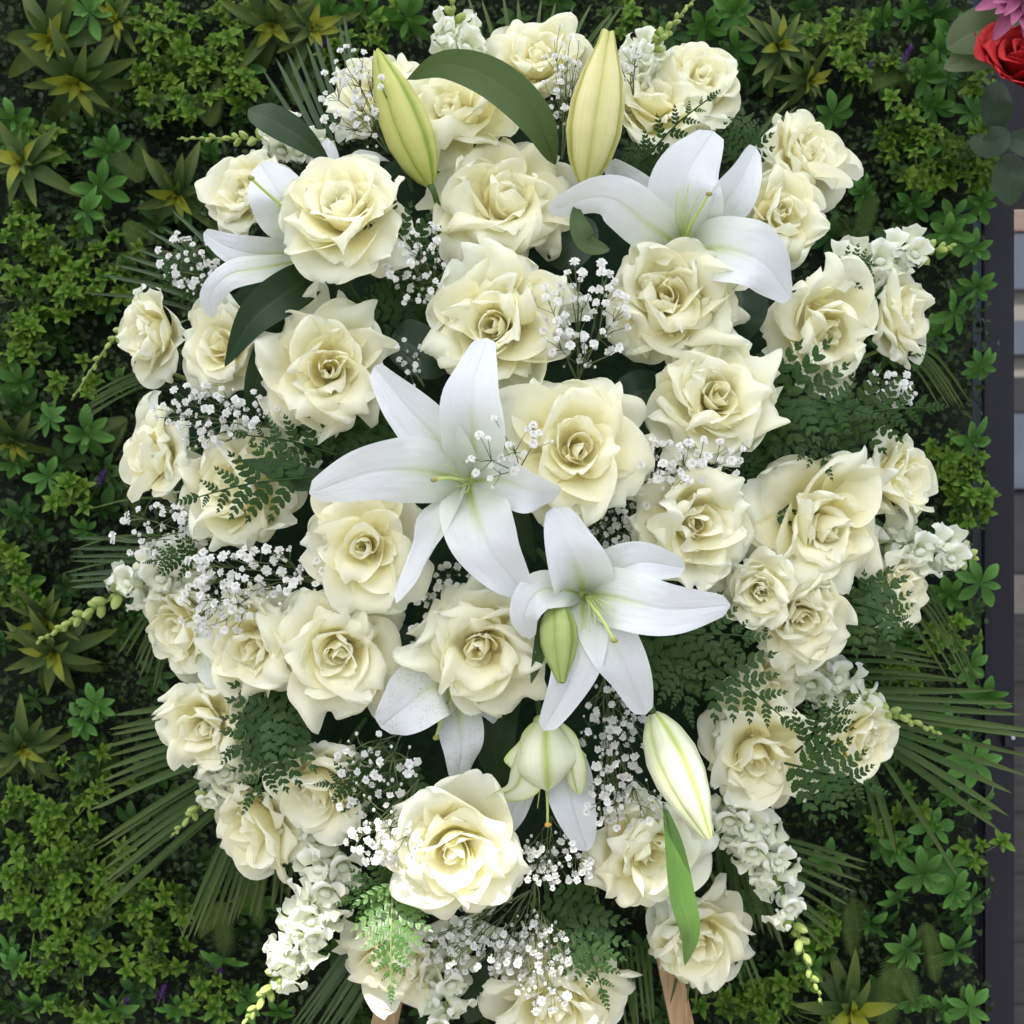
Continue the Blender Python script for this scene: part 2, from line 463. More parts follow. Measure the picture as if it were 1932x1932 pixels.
b = MB(); b.add([(-8, -8, 0), (8, -8, 0), (8, 9, 0), (-8, 9, 0)], [(0, 1, 2, 3)])
struct('pavement', b, M['paving'])

edge_x = P(1846, 0, WALL)[0]
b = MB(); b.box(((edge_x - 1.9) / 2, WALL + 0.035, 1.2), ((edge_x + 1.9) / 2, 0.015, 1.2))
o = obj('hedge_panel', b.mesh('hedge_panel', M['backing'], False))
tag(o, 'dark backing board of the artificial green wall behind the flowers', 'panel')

# added unseen cloth overhead, blocking the sun for all but the lowest flowers
aw = thing('sun_blocker', 'added unseen cloth above the picture, blocking sun from the flowers', 'sun_blocker', (0, -1.05, Z0 + 1.2))
nx, ny = 25, 13
G = np.zeros((ny, nx, 3))
for i in range(ny):
    for j in range(nx):
        x = -2.4 + 4.8 * j / (nx - 1); y = 1.62 * i / (ny - 1)
        G[i, j] = (x, y + (0.025 * math.sin(x * 9.0) + 0.02 * math.sin(x * 23 + 1)) * (i == 0), 0.02 * math.sin(x * 2.6) * math.sin(3.14 * y / 1.62))
obj('cloth', grid_mesh('cloth', G, M['sun_blocker']), aw)
b = MB(); b.tube([(-2.4, 1.64, 0.0), (2.4, 1.64, 0.0)], 0.02, 0.02, 8)
obj('rail', b.mesh('rail', M['post']), aw)

# steel post right of the hedge, bracket with screw, boards and the yard beyond
pt = thing('steel_post', 'dark grey steel post standing along the right edge of the hedge', 'post', (P(1899, 0, WALL)[0], WALL + 0.05, 0))
k = (D + WALL + 0.03) / D / PXW
b = MB(); b.box((0, 0, 1.25), (31 * k, 0.02, 1.25)); obj('upright', b.mesh('upright', M['post'], False), pt)
b = MB(); b.box((-27 * k, -0.024, 1.25), (1.6 * k, 0.006, 1.25)); obj('seam_strip', b.mesh('seam_strip', M['post'], False), pt)
br = thing('steel_bracket', 'dark flat bracket with one screw on the post, right edge', 'bracket', P(1925, 1392, WALL + 0.02))
b = MB(); b.box((0, 0, 0), (0.022, 0.006, 0.011)); obj('plate', b.mesh('plate', M['post'], False), br)
b = MB(); b.tube([(-0.012, -0.008, 0.001), (-0.012, -0.0055, 0.001)], 0.0026, 0.0032, 10); obj('screw', b.mesh('screw', M['screw']), br)

fence = thing('board_fence', 'weathered horizontal grey brown boards beyond the post, lower right edge', 'fence', P(1990, 966, 0.62) * np.array([1, 1, 0]))
z = 0.3; i = 0
while z < Z0 - 0.17:
    h = 0.094
    b = MB(); b.box((0.05, (i % 2) * .006, z + h / 2), (0.34, 0.012, h / 2 + 0.001))
    obj('board', b.mesh('board', M['greyboard'], False), fence)
    z += h + 0.0005; i += 1
b = MB(); b.box((-0.24, -0.03, 0.56), (0.02, 0.015, 0.56)); obj('upright', b.mesh('upright', M['greyboard'], False), fence)

FY = 5.0
fb = thing('far_shopfront', 'blurred cream and blue grey shopfront far beyond the post, right edge', 'building', (P(1990, 966, FY)[0], FY, 0))
b = MB(); b.box((0, 0.1, 1.9), (1.6, 0.05, 1.9)); obj('wall', b.mesh('wall', M['cream'], False), fb)
kf = (D + FY) / D / PXW
def strip(name, y0, y1, mat, d, x0=-1.6, x1=1.6):
    b = MB(); z0 = Z0 + (966 - y1) * kf; z1 = Z0 + (966 - y0) * kf
    b.box(((x0 + x1) / 2, 0.05 - d, (z0 + z1) / 2), ((x1 - x0) / 2, 0.02, (z1 - z0) / 2)); obj(name, b.mesh(name, M[mat], False), fb)
strip('lintel', 398, 436, 'brick', 0.04)
hd = thing('header_beam', 'dark header beam behind the cloth leaves, upper right edge', 'beam', P(1990, 330, .55))
b = MB(); b.box((.02, 0, .2), (.12, .02, .244)); obj('beam', b.mesh('beam', M['post'], False), hd)
strip('window', 440, 545, 'bluegrey', 0.03)
strip('window', 605, 668, 'bluegrey', 0.03)
strip('shutter', 600, 672, 'brick', 0.06, -0.36, -0.28)
strip('plinth', 712, 778, 'dark', 0.05)
strip('counter', 782, 922, 'bluegrey', 0.08)
strip('doorway', 926, 1080, 'dark', 0.06)
strip('step', 1084, 1300, 'greyboard', 0.10)

# boxwood: tens of thousands of tiny dark leaves, one mass
def boxwood():
    rng = np.random.default_rng(3)
    n = 86000
    x = rng.uniform(-1.05, edge_x + 0.012, n); zz = rng.uniform(-0.9, 0.9, n)
    keep = (x ** 2 + zz ** 2 > 0.29 ** 2)
    ragg = edge_x + 0.008 * np.sin(zz * 37) + 0.006 * np.sin(zz * 91 + 1)
    keep &= x < ragg + rng.uniform(-0.012, 0.006, n)
    x, zz = x[keep], zz[keep]; n = len(x)
    lump = 0.020 * np.sin(x * 31 + 2 * np.sin(zz * 17)) * np.sin(zz * 27 + 1.3) + 0.01 * np.sin(x * 71 + zz * 53)
    y = WALL - 0.004 + lump - rng.uniform(-0.012, 0.018, n)
    ctr = np.stack([x, y, Z0 + zz], -1)
    d = rng.normal(size=(n, 3)); d[:, 1] *= 0.55; d[:, 2] += 0.25
    d /= np.linalg.norm(d, axis=1)[:, None]
    nr = rng.normal(size=(n, 3)) * 0.75 + np.array([0, -1.0, 0.55])
    s = np.cross(d, nr); s /= np.linalg.norm(s, axis=1)[:, None]
    nn = np.cross(s, d)
    L = rng.uniform(0.0062, 0.0115, n)[:, None]; W = L * rng.uniform(0.55, 0.8, n)[:, None]
    base = ctr - d * L * 0.5
    V = np.stack([base, base + d * L * .45 + s * W * .5 + nn * W * .15, base + d * L * .85 + s * W * .36 + nn * W * .12, base + d * L * 1.05,
                  base + d * L * .85 - s * W * .36 + nn * W * .12, base + d * L * .45 - s * W * .5 + nn * W * .15], 1)
    F = (np.arange(n)[:, None, None] * 6 + np.array([[0, 1, 2, 3], [0, 3, 4, 5]])[None]).reshape(-1, 4)
    uv = np.tile(np.array([[.5, 0], [1, .45], [.8, .85], [.5, 1], [.2, .85], [0, .45]]), (n, 1))
    me = mesh_np('boxwood_foliage', V.reshape(-1, 3), F, M['box'], uv)
    o = obj('boxwood_foliage', me)
    tag(o, 'mass of tiny dark boxwood leaves covering the wall behind the flowers', 'foliage', kind='stuff')
boxwood()

# ------------------------------------------------------------------ plants of the artificial wall
def xleaf(name, L, W, mat, n=8, nu=5, bend=0.25, fold=0.2, prof='ob', wave=0.0, up=0.0, cup=0.0):
    """one leaf along +X, face +Z"""
    t = np.linspace(0, 1, n)
    path = np.stack([L * t * (1 - 0.12 * bend * t), np.zeros(n), L * (up * t - bend * t ** 2)], -1)
    if prof == 'ob': w = W / 2 * np.clip(np.sin(np.pi * np.clip(t, 0.0, 1) ** 1.35) ** 0.8, 0.04, 1)
    elif prof == 'lan': w = W / 2 * np.clip((t + .12) ** 0.5 * (1 - t) ** 0.8 * 1.9, 0.02, 1)
    elif prof == 'pt': w = W / 2 * np.clip(np.sin(np.pi * t ** 0.85) ** 0.9, 0.05, 1)
    w[-1] = W * 0.02
    if prof == 'ob': w[-1] = W * 0.10
    return grid_mesh(name, ribbon(path, w, nu, (0, 0, 1), fold, cup, 0, wave), mat)

def place(az, el, s, loc=(0, 0, 0), roll=0.0):
    return Matrix.Translation(Vector(loc)) @ Matrix.Rotation(az, 4, 'Z') @ Matrix.Rotation(-el, 4, 'Y') @ Matrix.Rotation(roll, 4, 'X') @ Matrix.Diagonal((s[0], s[1], s[2], 1) if isinstance(s, tuple) else (s, s, s, 1))

R = random.Random(11)
schef_leaf = [xleaf('leaflet', 1, 0.40 + 0.04 * i, M['schef'], 8, 5, (0.12, 0.3, 0.5)[i], 0.22) for i in range(3)]
schef_shaded = [xleaf('leaflet', 1, 0.38 + 0.05 * i, M['schefshaded'], 8, 5, (0.12, 0.3, 0.5)[i], 0.22) for i in range(3)]
brom_leaf = [xleaf('leaf', 1, 0.24 + .03 * i, M['brom'], 9, 5, (0.1, 0.4, 0.75)[i], 0.28, 'lan', 0, 0.2) for i in range(3)]
brom_y = [xleaf('leaf', 1, 0.30 + .03 * i, M['bromy'], 8, 5, (0.05, 0.25, 0.5)[i], 0.30, 'lan', 0, 0.2) for i in range(3)]
hfern = []
for i in range(2):
    b = MB()
    for k in range(26):
        t = (k + 0.5) / 26; l = 0.20 * math.sin(math.pi * (0.12 + 0.88 * t)) ** 0.7 + 0.012
        for sgn in (-1, 1):
            x0 = t; zz = -0.28 * (1 + i) * t * t
            b.add([(x0 - .014, 0, zz), (x0 + .005 + l * .25, sgn * l * .55, zz + l * .08), (x0 + .02 + l * .45, sgn * l, zz - l * .12), (x0 + .012 + l * .33, sgn * l * .5, zz + l * .06), (x0 + .017, 0, zz)],
                  [(0, 1, 3, 4), (1, 2, 3)], [(0, 0), (.2, .5), (.5, 1), (.8, .5), (1, 0)])
    b.tube([(t, 0, -0.28 * (1 + i) * t * t) for t in np.linspace(0, 1, 8)], 0.010, 0.004, 4)
    hfern.append(b.mesh('frond', M['hedgefern']))
def whorl_mesh(mat, seed):
    r = random.Random(seed); b = MB()
    for tier, (cnt, L, el) in enumerate(((5, 1.0, 0.25), (4, 0.72, 0.75), (2, .45, 1.1))):
        for k in range(cnt):
            az = 2 * math.pi * (k + r.uniform(-.2, .2)) / cnt + tier * 0.6
            t = np.linspace(0, 1, 5); l = L * r.uniform(.8, 1.15)
            path = np.stack([l * t * math.cos(el), np.zeros(5), l * t * math.sin(el) - .25 * l * t * t + 0.1 * tier], -1)
            w = 0.5 * l * 0.5 * np.array([.12, .8, 1.0, .62, .03])
            G = ribbon(path, w, 3, (0, 0, 1), 0.3)
            ca, sa = math.cos(az), math.sin(az)
            b.grid(G @ np.array([[ca, sa, 0], [-sa, ca, 0], [0, 0, 1]]))
    return b.mesh('whorl', mat)
whorls = [whorl_mesh(M['star'], s) for s in (1, 2, 3)] + [whorl_mesh(M['starold'], 4)]

hedge_items = []    # (kind, px, py, object)
def wall_quat(tx, ty, spin):
    """local Z out of the wall, leaning towards picture direction (tx, ty)"""
    a = Vector((tx, -1.0, -ty)).normalized()
    return a.to_track_quat('Z', 'Y') @ Quaternion((0, 0, 1), spin)

def schefflera(px, py, s=62, dep=None, lv=None):
    lv = lv or schef_leaf
    y = WALL - R.uniform(0.022, 0.05) if dep is None else dep
    t = thing('umbrella_leaf_plant', '', 'foliage', P(px, py, y), wall_quat(R.uniform(-.7, .7), R.uniform(-.3, 1.0), R.uniform(0, 6.3)), 'glossy green umbrella-leaf plants in the hedge')
    n = R.choice((6, 7, 7, 8))
    S = SZ(s, y)
    for k in range(n):
        obj('leaflet', R.choice(lv), t, place(2 * math.pi * (k + R.uniform(-.18, .18)) / n, R.uniform(0.0, 0.5), S * R.uniform(.75, 1.1)))
    if R.random() < .7:
        for k in range(3):
            obj('leaflet', lv[0], t, place(2 * math.pi * (k + R.random()) / 3, R.uniform(.7, 1.1), S * R.uniform(.45, .65), (0, 0, 0.004)))
    b = MB(); b.tube([(0, 0, -0.03), (0, 0, 0.002)], .0015, .001, 4); obj('stem', b.mesh('stem', M['stem']), t)
    hedge_items.append(('s', px, py, t))

def bromeliad(px, py, s=110, lean=(0, 0.2), yel=0.45):
    y = WALL - R.uniform(0.03, 0.045)
    t = thing('strap_leaf_plant', '', 'foliage', P(px, py, y), wall_quat(lean[0] + R.uniform(-.2, .2), lean[1] + R.uniform(-.15, .25), R.uniform(0, 6.3)), 'strap-leaf rosettes in the hedge')
    S = SZ(s, y)
    for k in range(9):
        obj('leaf', R.choice(brom_leaf), t, place(k * 2.4 + R.uniform(-.2, .2), R.uniform(.05, .35), S * R.uniform(.8, 1.1)))
    for k in range(8):
        obj('leaf', R.choice(brom_y if R.random() < yel else brom_leaf), t, place(k * 2.4 + 1.1 + R.uniform(-.2, .2), R.uniform(.5, .9), S * R.uniform(.5, .75), (0, 0, .006)))
    for k in range(3):
        obj('leaf', R.choice(brom_y), t, place(k * 2.1, 1.2, S * .4, (0, 0, .008)))
    hedge_items.append(('b', px, py, t))

def sprig(px, py, n=9, spread=70, s=25, old=0.22):
    n = int(n * 1.6)
    y = WALL - R.uniform(0.012, 0.03)
    t = thing('star_leaf_sprig', '', 'foliage', P(px, py, y), None, 'yellow-green star-leaf sprigs in the hedge')
    c = P(px, py, y); b = MB()
    for k in range(n):
        qx, qy = px + R.gauss(0, spread * .55), py + R.gauss(0, spread * .55)
        p = P(qx, qy, y - R.uniform(0.0, 0.03)) - c
        q = wall_quat(R.uniform(-.6, .6), R.uniform(-.9, .3), R.uniform(0, 6.3))
        sc = SZ(s, y) * R.uniform(.65, 1.15)
        obj('whorl', R.choice(whorls[:3]) if R.random() > old else whorls[3], t, Matrix.Translation(Vector(p)) @ q.to_matrix().to_4x4() @ Matrix.Diagonal((sc, sc, sc, 1)))
        b.tube([np.array([0, .02, 0.]), p * .5 + np.array([0, .008, -.004]), p], .0009, .0006, 4)
    obj('stem', b.mesh('stem', M['snapstem']), t)
    hedge_items.append(('t', px, py, t))

def wallfern(px, py, ang, s=120):
    y = WALL - R.uniform(0.02, 0.04)
    a = math.radians(ang)
    t = thing('plastic_fern', '', 'fern', P(px, py, y), None, 'small olive fern leaves in the hedge')
    S = SZ(s, y)
    for k in range(2):
        aa = a + (k * R.choice((-.7, .7)))
        obj('frond', hfern[k], t, frame_mtx((math.cos(aa), -0.28, math.sin(aa)), (0.1, -1, .35), (0, 0, 0), S * (1 - .25 * k)))
    hedge_items.append(('f', px, py, t))

def purple(px, py, ang=80, s=34):
    y = WALL - 0.035
    a = math.radians(ang)
    t = thing('purple_flower_spike', '', 'flower', P(px, py, y), None, 'purple flower spikes in the hedge')
    ax = np.array([math.cos(a), -.25, math.sin(a)]); S = SZ(s, y); b = MB()
    for k in range(34):
        f = k / 34; w = 0.22 * S * (1 - .6 * f); an = k * 2.4
        c = ax * S * f + w * np.array([math.cos(an), math.sin(an) * .8, .1 * math.sin(an)])
        d = unit(c - ax * S * f + ax * .01) * S * .14; e = unit(np.cross(d, ax)) * S * .08
        b.add([c, c + d * .6 + e, c + d * 1.3, c + d * .6 - e], [(0, 1, 2, 3)])
    obj('florets', b.mesh('florets', M['purple']), t)
    b = MB(); b.tube([-ax * .02, ax * S], .0012, .0006, 4); obj('stem', b.mesh('stem', M['stem']), t)
    hedge_items.append(('p', px, py, t))

BROM = [(105, 75, 120, (-.1, .2)), (150, 150, 130, (.2, .5)), (48, 312, 105, (0, 0)), (515, 45, 105, (0, .4)), (585, 55, 95, (.2, .3)), (335, 365, 100, (.2, .5)),
        (1465, 90, 95, (.2, .2)), (1520, 150, 70, (.3, .3)), (95, 1165, 90, (0, .5)), (105, 1225, 120, (0, .3)), (45, 1405, 100, (.1, .5)), (1600, 1905, 130, (0, -.4)), (225, 40, 70, (0, .3)), (30, 830, 80, (0, .5))]
for q in BROM: bromeliad(*q)
SCHEF = [(170, 25), (225, 30), (205, 285), (190, 355), (25, 225), (165, 400), (40, 720), (95, 790), (165, 820), (30, 870), (90, 900), (160, 1000), (180, 1330), (30, 1820), (70, 1890), (420, 1810), (470, 1890),
         (160, 1360), (215, 1900), (335, 1900), (1665, 35), (1715, 25), (1770, 95), (1795, 70), (1745, 140), (1790, 150), (1760, 200), (1835, 215), (1730, 290), (1850, 385), (1725, 385), (1800, 410), (1790, 440), (1835, 470),
         (1840, 540), (1800, 590), (1850, 690), (1830, 830), (1850, 1100), (1790, 1120), (1690, 1215), (1830, 1255), (1860, 1310), (1780, 1380), (1835, 1440), (1790, 1500), (1760, 1560), (1700, 1600), (1840, 1520), (1740, 1650),
         (1790, 1640), (1800, 1680), (1690, 1690), (1830, 1700), (1640, 1740), (1710, 1790), (1800, 1790), (1830, 1900), (1780, 1900), (1560, 1620), (1530, 1830), (1680, 1110), (690, 25), (770, 35), (620, 20), (1330, 50), (1385, 25), (1390, 95)]
for px, py in SCHEF: schefflera(px, py, R.uniform(36, 56))
# deeper plants between the bright ones, most with shade put into the leaf colour
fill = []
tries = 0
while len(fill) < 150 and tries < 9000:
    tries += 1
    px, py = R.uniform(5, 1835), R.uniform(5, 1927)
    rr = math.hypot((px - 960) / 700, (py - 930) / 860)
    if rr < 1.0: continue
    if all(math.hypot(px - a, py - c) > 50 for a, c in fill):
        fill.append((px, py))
for px, py in fill: schefflera(px, py, R.uniform(30, 52), WALL - R.uniform(.006, .024), schef_shaded if R.random() < .8 else schef_leaf)
STAR = [(300, 40, 12, 60), (330, 100, 14, 60), (300, 150, 12, 50), (380, 140, 12, 55), (340, 200, 10, 45), (420, 90, 8, 45), (470, 160, 8, 45), (440, 30, 10, 60), (90, 270, 7, 35), (50, 440, 12, 60), (110, 500, 14, 60), (40, 560, 12, 60),
        (60, 620, 9, 50), (150, 560, 9, 50), (220, 470, 8, 50), (240, 530, 8, 40), (20, 670, 8, 40), (150, 720, 8, 40), (140, 930, 9, 40), (20, 1060, 9, 45), (40, 1130, 7, 40), (30, 1520, 10, 60), (120, 1560, 12, 70), (60, 1620, 14, 70),
        (160, 1640, 14, 70), (240, 1680, 14, 70), (60, 1720, 14, 70), (170, 1740, 14, 60), (320, 1720, 10, 60), (110, 1800, 10, 60), (280, 1790, 9, 50), (170, 1480, 9, 60), (400, 1870, 8, 50), (150, 1900, 8, 50),
        (1620, 110, 9, 45), (1690, 120, 8, 40), (1720, 250, 10, 45), (1780, 290, 12, 50), (1830, 290, 9, 40), (1690, 250, 8, 40), (1860, 190, 5, 25), (1850, 340, 7, 30), (1740, 330, 8, 40), (1810, 890, 12, 45), (1830, 960, 10, 40), (1780, 870, 9, 45),
        (1800, 1210, 8, 45), (1700, 1290, 8, 50), (1840, 1620, 5, 30), (1400, 1880, 14, 60), (1470, 1900, 12, 60), (1500, 1850, 8, 50), (1560, 1760, 7, 50), (1180, 40, 9, 50), (700, 60, 8, 50), (620, 100, 8, 40), (1580, 60, 8, 45), (1850, 130, 5, 30), (1690, 1540, 7, 50)]
for q in STAR: sprig(*q)
for q in [(265, 345, 130, 110), (235, 420, -60, 90), (400, 240, 80, 90), (1545, 40, -60, 100), (1640, 170, 30, 100), (1695, 90, -80, 90), (1610, 470, 70, 110), (250, 880, -85, 110), (240, 790, 200, 90), (420, 1700, -85, 110), (1680, 1800, -95, 150), (1750, 1740, -80, 110), (480, 1660, -80, 90), (1600, 1690, -85, 110), (560, 200, 100, 80)]:
    wallfern(*q)
for q in [(598, 108, 60), (1632, 155, 75), (182, 920, 60), (300, 1890, 70), (415, 1860, 85), (235, 1915, 80), (1700, 120, 60)]: purple(*q)

ORD = ['', 'second ', 'third ', 'fourth ', 'fifth ', 'sixth ', 'seventh ', 'eighth ', 'ninth ', 'tenth ', 'eleventh ', 'twelfth ', 'thirteenth ', 'fourteenth ', 'fifteenth ', 'sixteenth ', 'seventeenth ', 'eighteenth '] + ['%s ' % w for w in 'nineteenth,twentieth,twenty-first,twenty-second,twenty-third,twenty-fourth,twenty-fifth,twenty-sixth,twenty-seventh,twenty-eighth,twenty-ninth,thirtieth'.split(',')]
ORD += ['%s-%s ' % (a, c) for a in ('thirty', 'forty', 'fifty') for c in 'first,second,third,fourth,fifth,sixth,seventh,eighth,ninth'.split(',')]
KW = {'s': 'glossy umbrella-leaf plant', 'b': 'strap-leaf rosette', 't': 'yellow-green star-leaf sprig', 'f': 'olive fern leaf', 'p': 'purple flower spike'}
def zone(px, py):
    if py > 1780 and 560 <= px < 1150: return 'in the hedge below the roses'
    if py < 220 and px < 560: return 'in the top left hedge corner'
    if py < 260 and px > 1500: return 'in the hedge left of the red rose'
    if py < 260: return 'in the hedge above the roses'
    if py > 1550 and px < 560: return 'in the bottom left hedge corner'
    if py > 1400 and px >= 560: return 'in the lower right hedge'
    if px < 700: return 'in the hedge left of the upper roses' if py < 760 else 'in the hedge left of the lower roses'
    return 'in the hedge right of the upper roses' if py < 760 else 'in the hedge right of the middle roses'
buckets = {}
for kd, px, py, t in hedge_items: buckets.setdefault((kd, zone(px, py)), []).append((py, px, t))
for (kd, zn), L in buckets.items():
    L.sort(key=lambda q: (q[0], q[1]))
    for i, (py, px, t) in enumerate(L):
        if len(L) == 1: t['label'] = 'the only %s %s' % (KW[kd], zn)
        elif i == 0: t['label'] = 'topmost %s %s' % (KW[kd], zn)
        elif i == len(L) - 1: t['label'] = 'lowest %s %s' % (KW[kd], zn)
        else: t['label'] = '%s%s from the top %s' % (ORD[i], KW[kd], zn)
# ------------------------------------------------------------------ roses
TT = [0, .15, .35, .55, .75, 1]
def rose_petal_grid(t, rng, opn, nv=15, nu=13, big=1.0, lop=0.0, rf=1.0, jit=6.0):
    ip = lambda *a: float(np.interp(t, TT, a))
    r0 = ip(.012, .025, .05, .06, .07, .08)
    L = ip(.66, .72, .86, 1.0, 1.08, 1.12) * rng.uniform(.92, 1.1) * big
    a0 = ip(25, 40, 58, 72, 84, 96) * (0.6 + 0.4 * opn)
    a1 = ip(4, 9, 18, 34, 56, 76) * opn + rng.normal(0, jit * .5 + 9 * t) + lop * (4 + 14 * t)
    a2 = ip(-34, -10, 48, 88, 112, 124) * opn + rng.normal(0, jit * 1.3 + 26 * t) + lop * (8 + 26 * t)
    W = ip(.25, .37, .54, .66, .73, .78) * rng.uniform(.9, 1.12) * big
    rho = ip(.105, .20, .42, .62, .85, 1.1) * rng.uniform(.85, 1.2)
    rollb = ip(0, .02, .07, .11, .13, .13) * rng.uniform(-.7, 2.3)
    ruf = ip(.004, .014, .050, .072, .080, .082) * rng.uniform(.5, 1.6) * rf
    tiproll = ip(0, 35, 85, 100, 90, 70) * rng.uniform(.35, 1.6)
    v = (1 - (1 - np.linspace(0, 1, nv)) ** 1.35)[:, None]; u = np.linspace(-1, 1, nu)[None, :]
    au = np.abs(u)
    notch = rng.uniform(-.005, .10); skew = rng.normal(0, .03 + .09 * t)
    vtop = 1 - .13 * au ** 2.2 - notch * .8 * np.exp(-(u / .3) ** 2) + skew * u * .35
    vtop = vtop + rf * (.006 + .018 * min(1, t * 1.6)) * np.sin(u * rng.uniform(5, 9) + rng.uniform(0, 6)) + rf * (.001 + .006 * t) * np.sin(u * rng.uniform(15, 24) + rng.uniform(0, 6))
    vv = v * vtop                                                    # actual distance along the petal
    # centre line: angle from the axis as a function of vv
    s = np.linspace(0, 1.25, 60)
    ang = np.where(s < .45, a0 + (a1 - a0) * (3 * (s / .45) ** 2 - 2 * (s / .45) ** 3), a1 + (a2 - a1) * np.clip((s - .45) / .55, 0, 1.3) ** 1.7)
    ang = np.radians(ang + tiproll * np.clip((s - .72) / .28, 0, 1.25) ** 1.6)
    rr = r0 + np.concatenate([[0], np.cumsum(np.sin(ang[:-1]) * L * np.diff(s))])
    hh = np.concatenate([[0], np.cumsum(np.cos(ang[:-1]) * L * np.diff(s))])
    rC = np.interp(vv, s, rr); hC = np.interp(vv, s, hh); aC = np.interp(vv, s, ang)
    wv = W * np.where(v < .58, .28 + .72 * np.sin(np.pi / 2 * np.clip(v / .58, 0, 1)) ** 1.1, np.sqrt(np.clip(1 - (np.clip(v - .58, 0, 1) / .44) ** 2.3, .05, 1)))
    arc = u * wv
    rh = np.maximum(rho * (.35 + .65 * np.clip(vv * 1.4, 0, 1)), .06)
    th = np.clip(arc / rh, -2.75, 2.75)
    lat = rh * np.sin(th); inn = rh * (1 - np.cos(th))
    edge = np.clip((au - .45) / .55, 0, 1) ** 2 * np.clip((vv - .35) / .4, 0, 1) * np.clip((1.05 - v) / .3, 0, 1)
    p1, p2, p3 = rng.uniform(0, 6.28, 3)
    f1, f2 = rng.uniform(2.6, 6.0), rng.uniform(6, 9)
    ew = np.clip(np.maximum(au ** 2 * .8, (v - .45) / .55), 0, 1) ** 1.4
    wob = ruf * ew * (np.sin(f1 * u + 3.3 * v + p1) + .4 * np.sin(f2 * u - 4 * v + p2) + .08 * np.sin(13 * u + 5 * v + p3)) * 1.25
    wob += ruf * 1.0 * np.sin(2.1 * u + 4.5 * v + p2) * v + ruf * .35 * np.sin(6.5 * u + 2.5 * v + p3) * v
    off = inn - rollb * edge * 1.6 + wob
    # direction "into the cup" : (-cos a, sin a) in (r, h)
    r = rC - np.cos(aC) * off; h = hC + np.sin(aC) * off
    sway = rng.normal(0, .05 + .05 * t) * vv ** 2
    G = np.stack([r + 0 * u, lat + sway, h + 0 * u], -1)
    return G

def build_rose(root, R_, seed, opn, mat, n=25, detail=(18, 17), outer_big=1.0, rfk=1.0):
    rng = np.random.default_rng(seed)
    lopa, laz = rng.uniform(0, 1.0), rng.uniform(0, 6.28)
    lean, laz2 = rng.uniform(.0, .55), rng.uniform(0, 6.28)
    n = n + int(rng.integers(-6, 5)); pw = rng.uniform(.85, 1.25); gap = rng.uniform(2.2, 2.55)
    opn = opn * rng.uniform(.80, 1.06); rf = rfk * rng.uniform(.7, 1.6); jit = rng.uniform(3, 16); outer_big = rng.uniform(.88, 1.06)
    for i in range(n):
        t = (i / (n - 1)) ** pw
        big = outer_big if t > .7 else 1.0
        G = rose_petal_grid(t, rng, opn, *(detail if t > .25 else (12, 17)), big=big * rng.uniform(.9, 1.12), lop=lopa * math.cos(i * gap - laz), rf=rf, jit=jit)
        az = i * gap + rng.normal(0, .18)
        ca, sa = math.cos(az), math.sin(az)
        G = G @ np.array([[ca, sa, 0], [-sa, ca, 0], [0, 0, 1]])
        k = max(0.0, 1 - t / .75) * lean
        Rm = np.array(Matrix.Rotation(k, 3, Vector((math.cos(laz2), math.sin(laz2), 0))))
        G = (G - np.array([0, 0, .05])) @ Rm.T + np.array([0, 0, .05])
        if t < .3: G[..., 2] += .10 * (1 - t / .3) * 0.4 - .02
        obj('petal', grid_mesh('petal', G * R_, mat), root, color=(t, float(rng.random()), 0, 1))

FOAM = np.array([0.0, 0.20, Z0 - 0.01])
EXTRA = {}
def rose(cx, cy, d, tilt, label, opn=1.0, seed=None, y=None, n=25, group='cream white roses in the spray', kx=1.0):
    if y is None: y = dome(cx, cy)
    R_ = SZ(d, y) / 2 * 0.97
    rs = random.Random((seed or 0) * 7 + int(cx))
    tilt = (tilt[0] + rs.uniform(-.16, .16), tilt[1] + rs.uniform(-.16, .16))
    a = Vector((tilt[0], -math.sqrt(max(.08, 1 - min(.92, tilt[0] ** 2 + tilt[1] ** 2))), -tilt[1])).normalized()
    q = a.to_track_quat('Z', 'Y') @ Quaternion((0, 0, 1), rs.uniform(0, 6.28))
    loc = Vector(P(cx, cy, y)) - a * R_ * 0.30
    t = thing('rose', label, 'rose', loc, q, group)
    build_rose(t, R_, (seed or int(cx * 3 + cy)), opn, M['rose'], n)
    # hip, sepals, stem
    inv = q.to_matrix().to_4x4().inverted()
    w = Vector((0.5 * loc.x, FOAM[1], Z0 + 0.5 * (loc.z - Z0)))
    e = np.array(inv @ (w - loc))
    b = MB(); b.tube(catmull([(0, 0, .02 * R_), (0, 0, -.35 * R_), e * .5 + np.array([0, 0, -.3 * R_]), e], 9), .0032, .0028, 6)
    st = obj('stem', b.mesh('stem', M['stem']), t)
    for k in range(5):
        az = 2 * math.pi * k / 5
        obj('sepal', SEPAL, st, place(az, -.35, R_ * .62, (0.05 * R_ * math.cos(az), .05 * R_ * math.sin(az), -.04 * R_)))
    return t
SEPAL = xleaf('sepal', 1, .30, M['sepal'], 6, 3, .5, .2, 'lan')

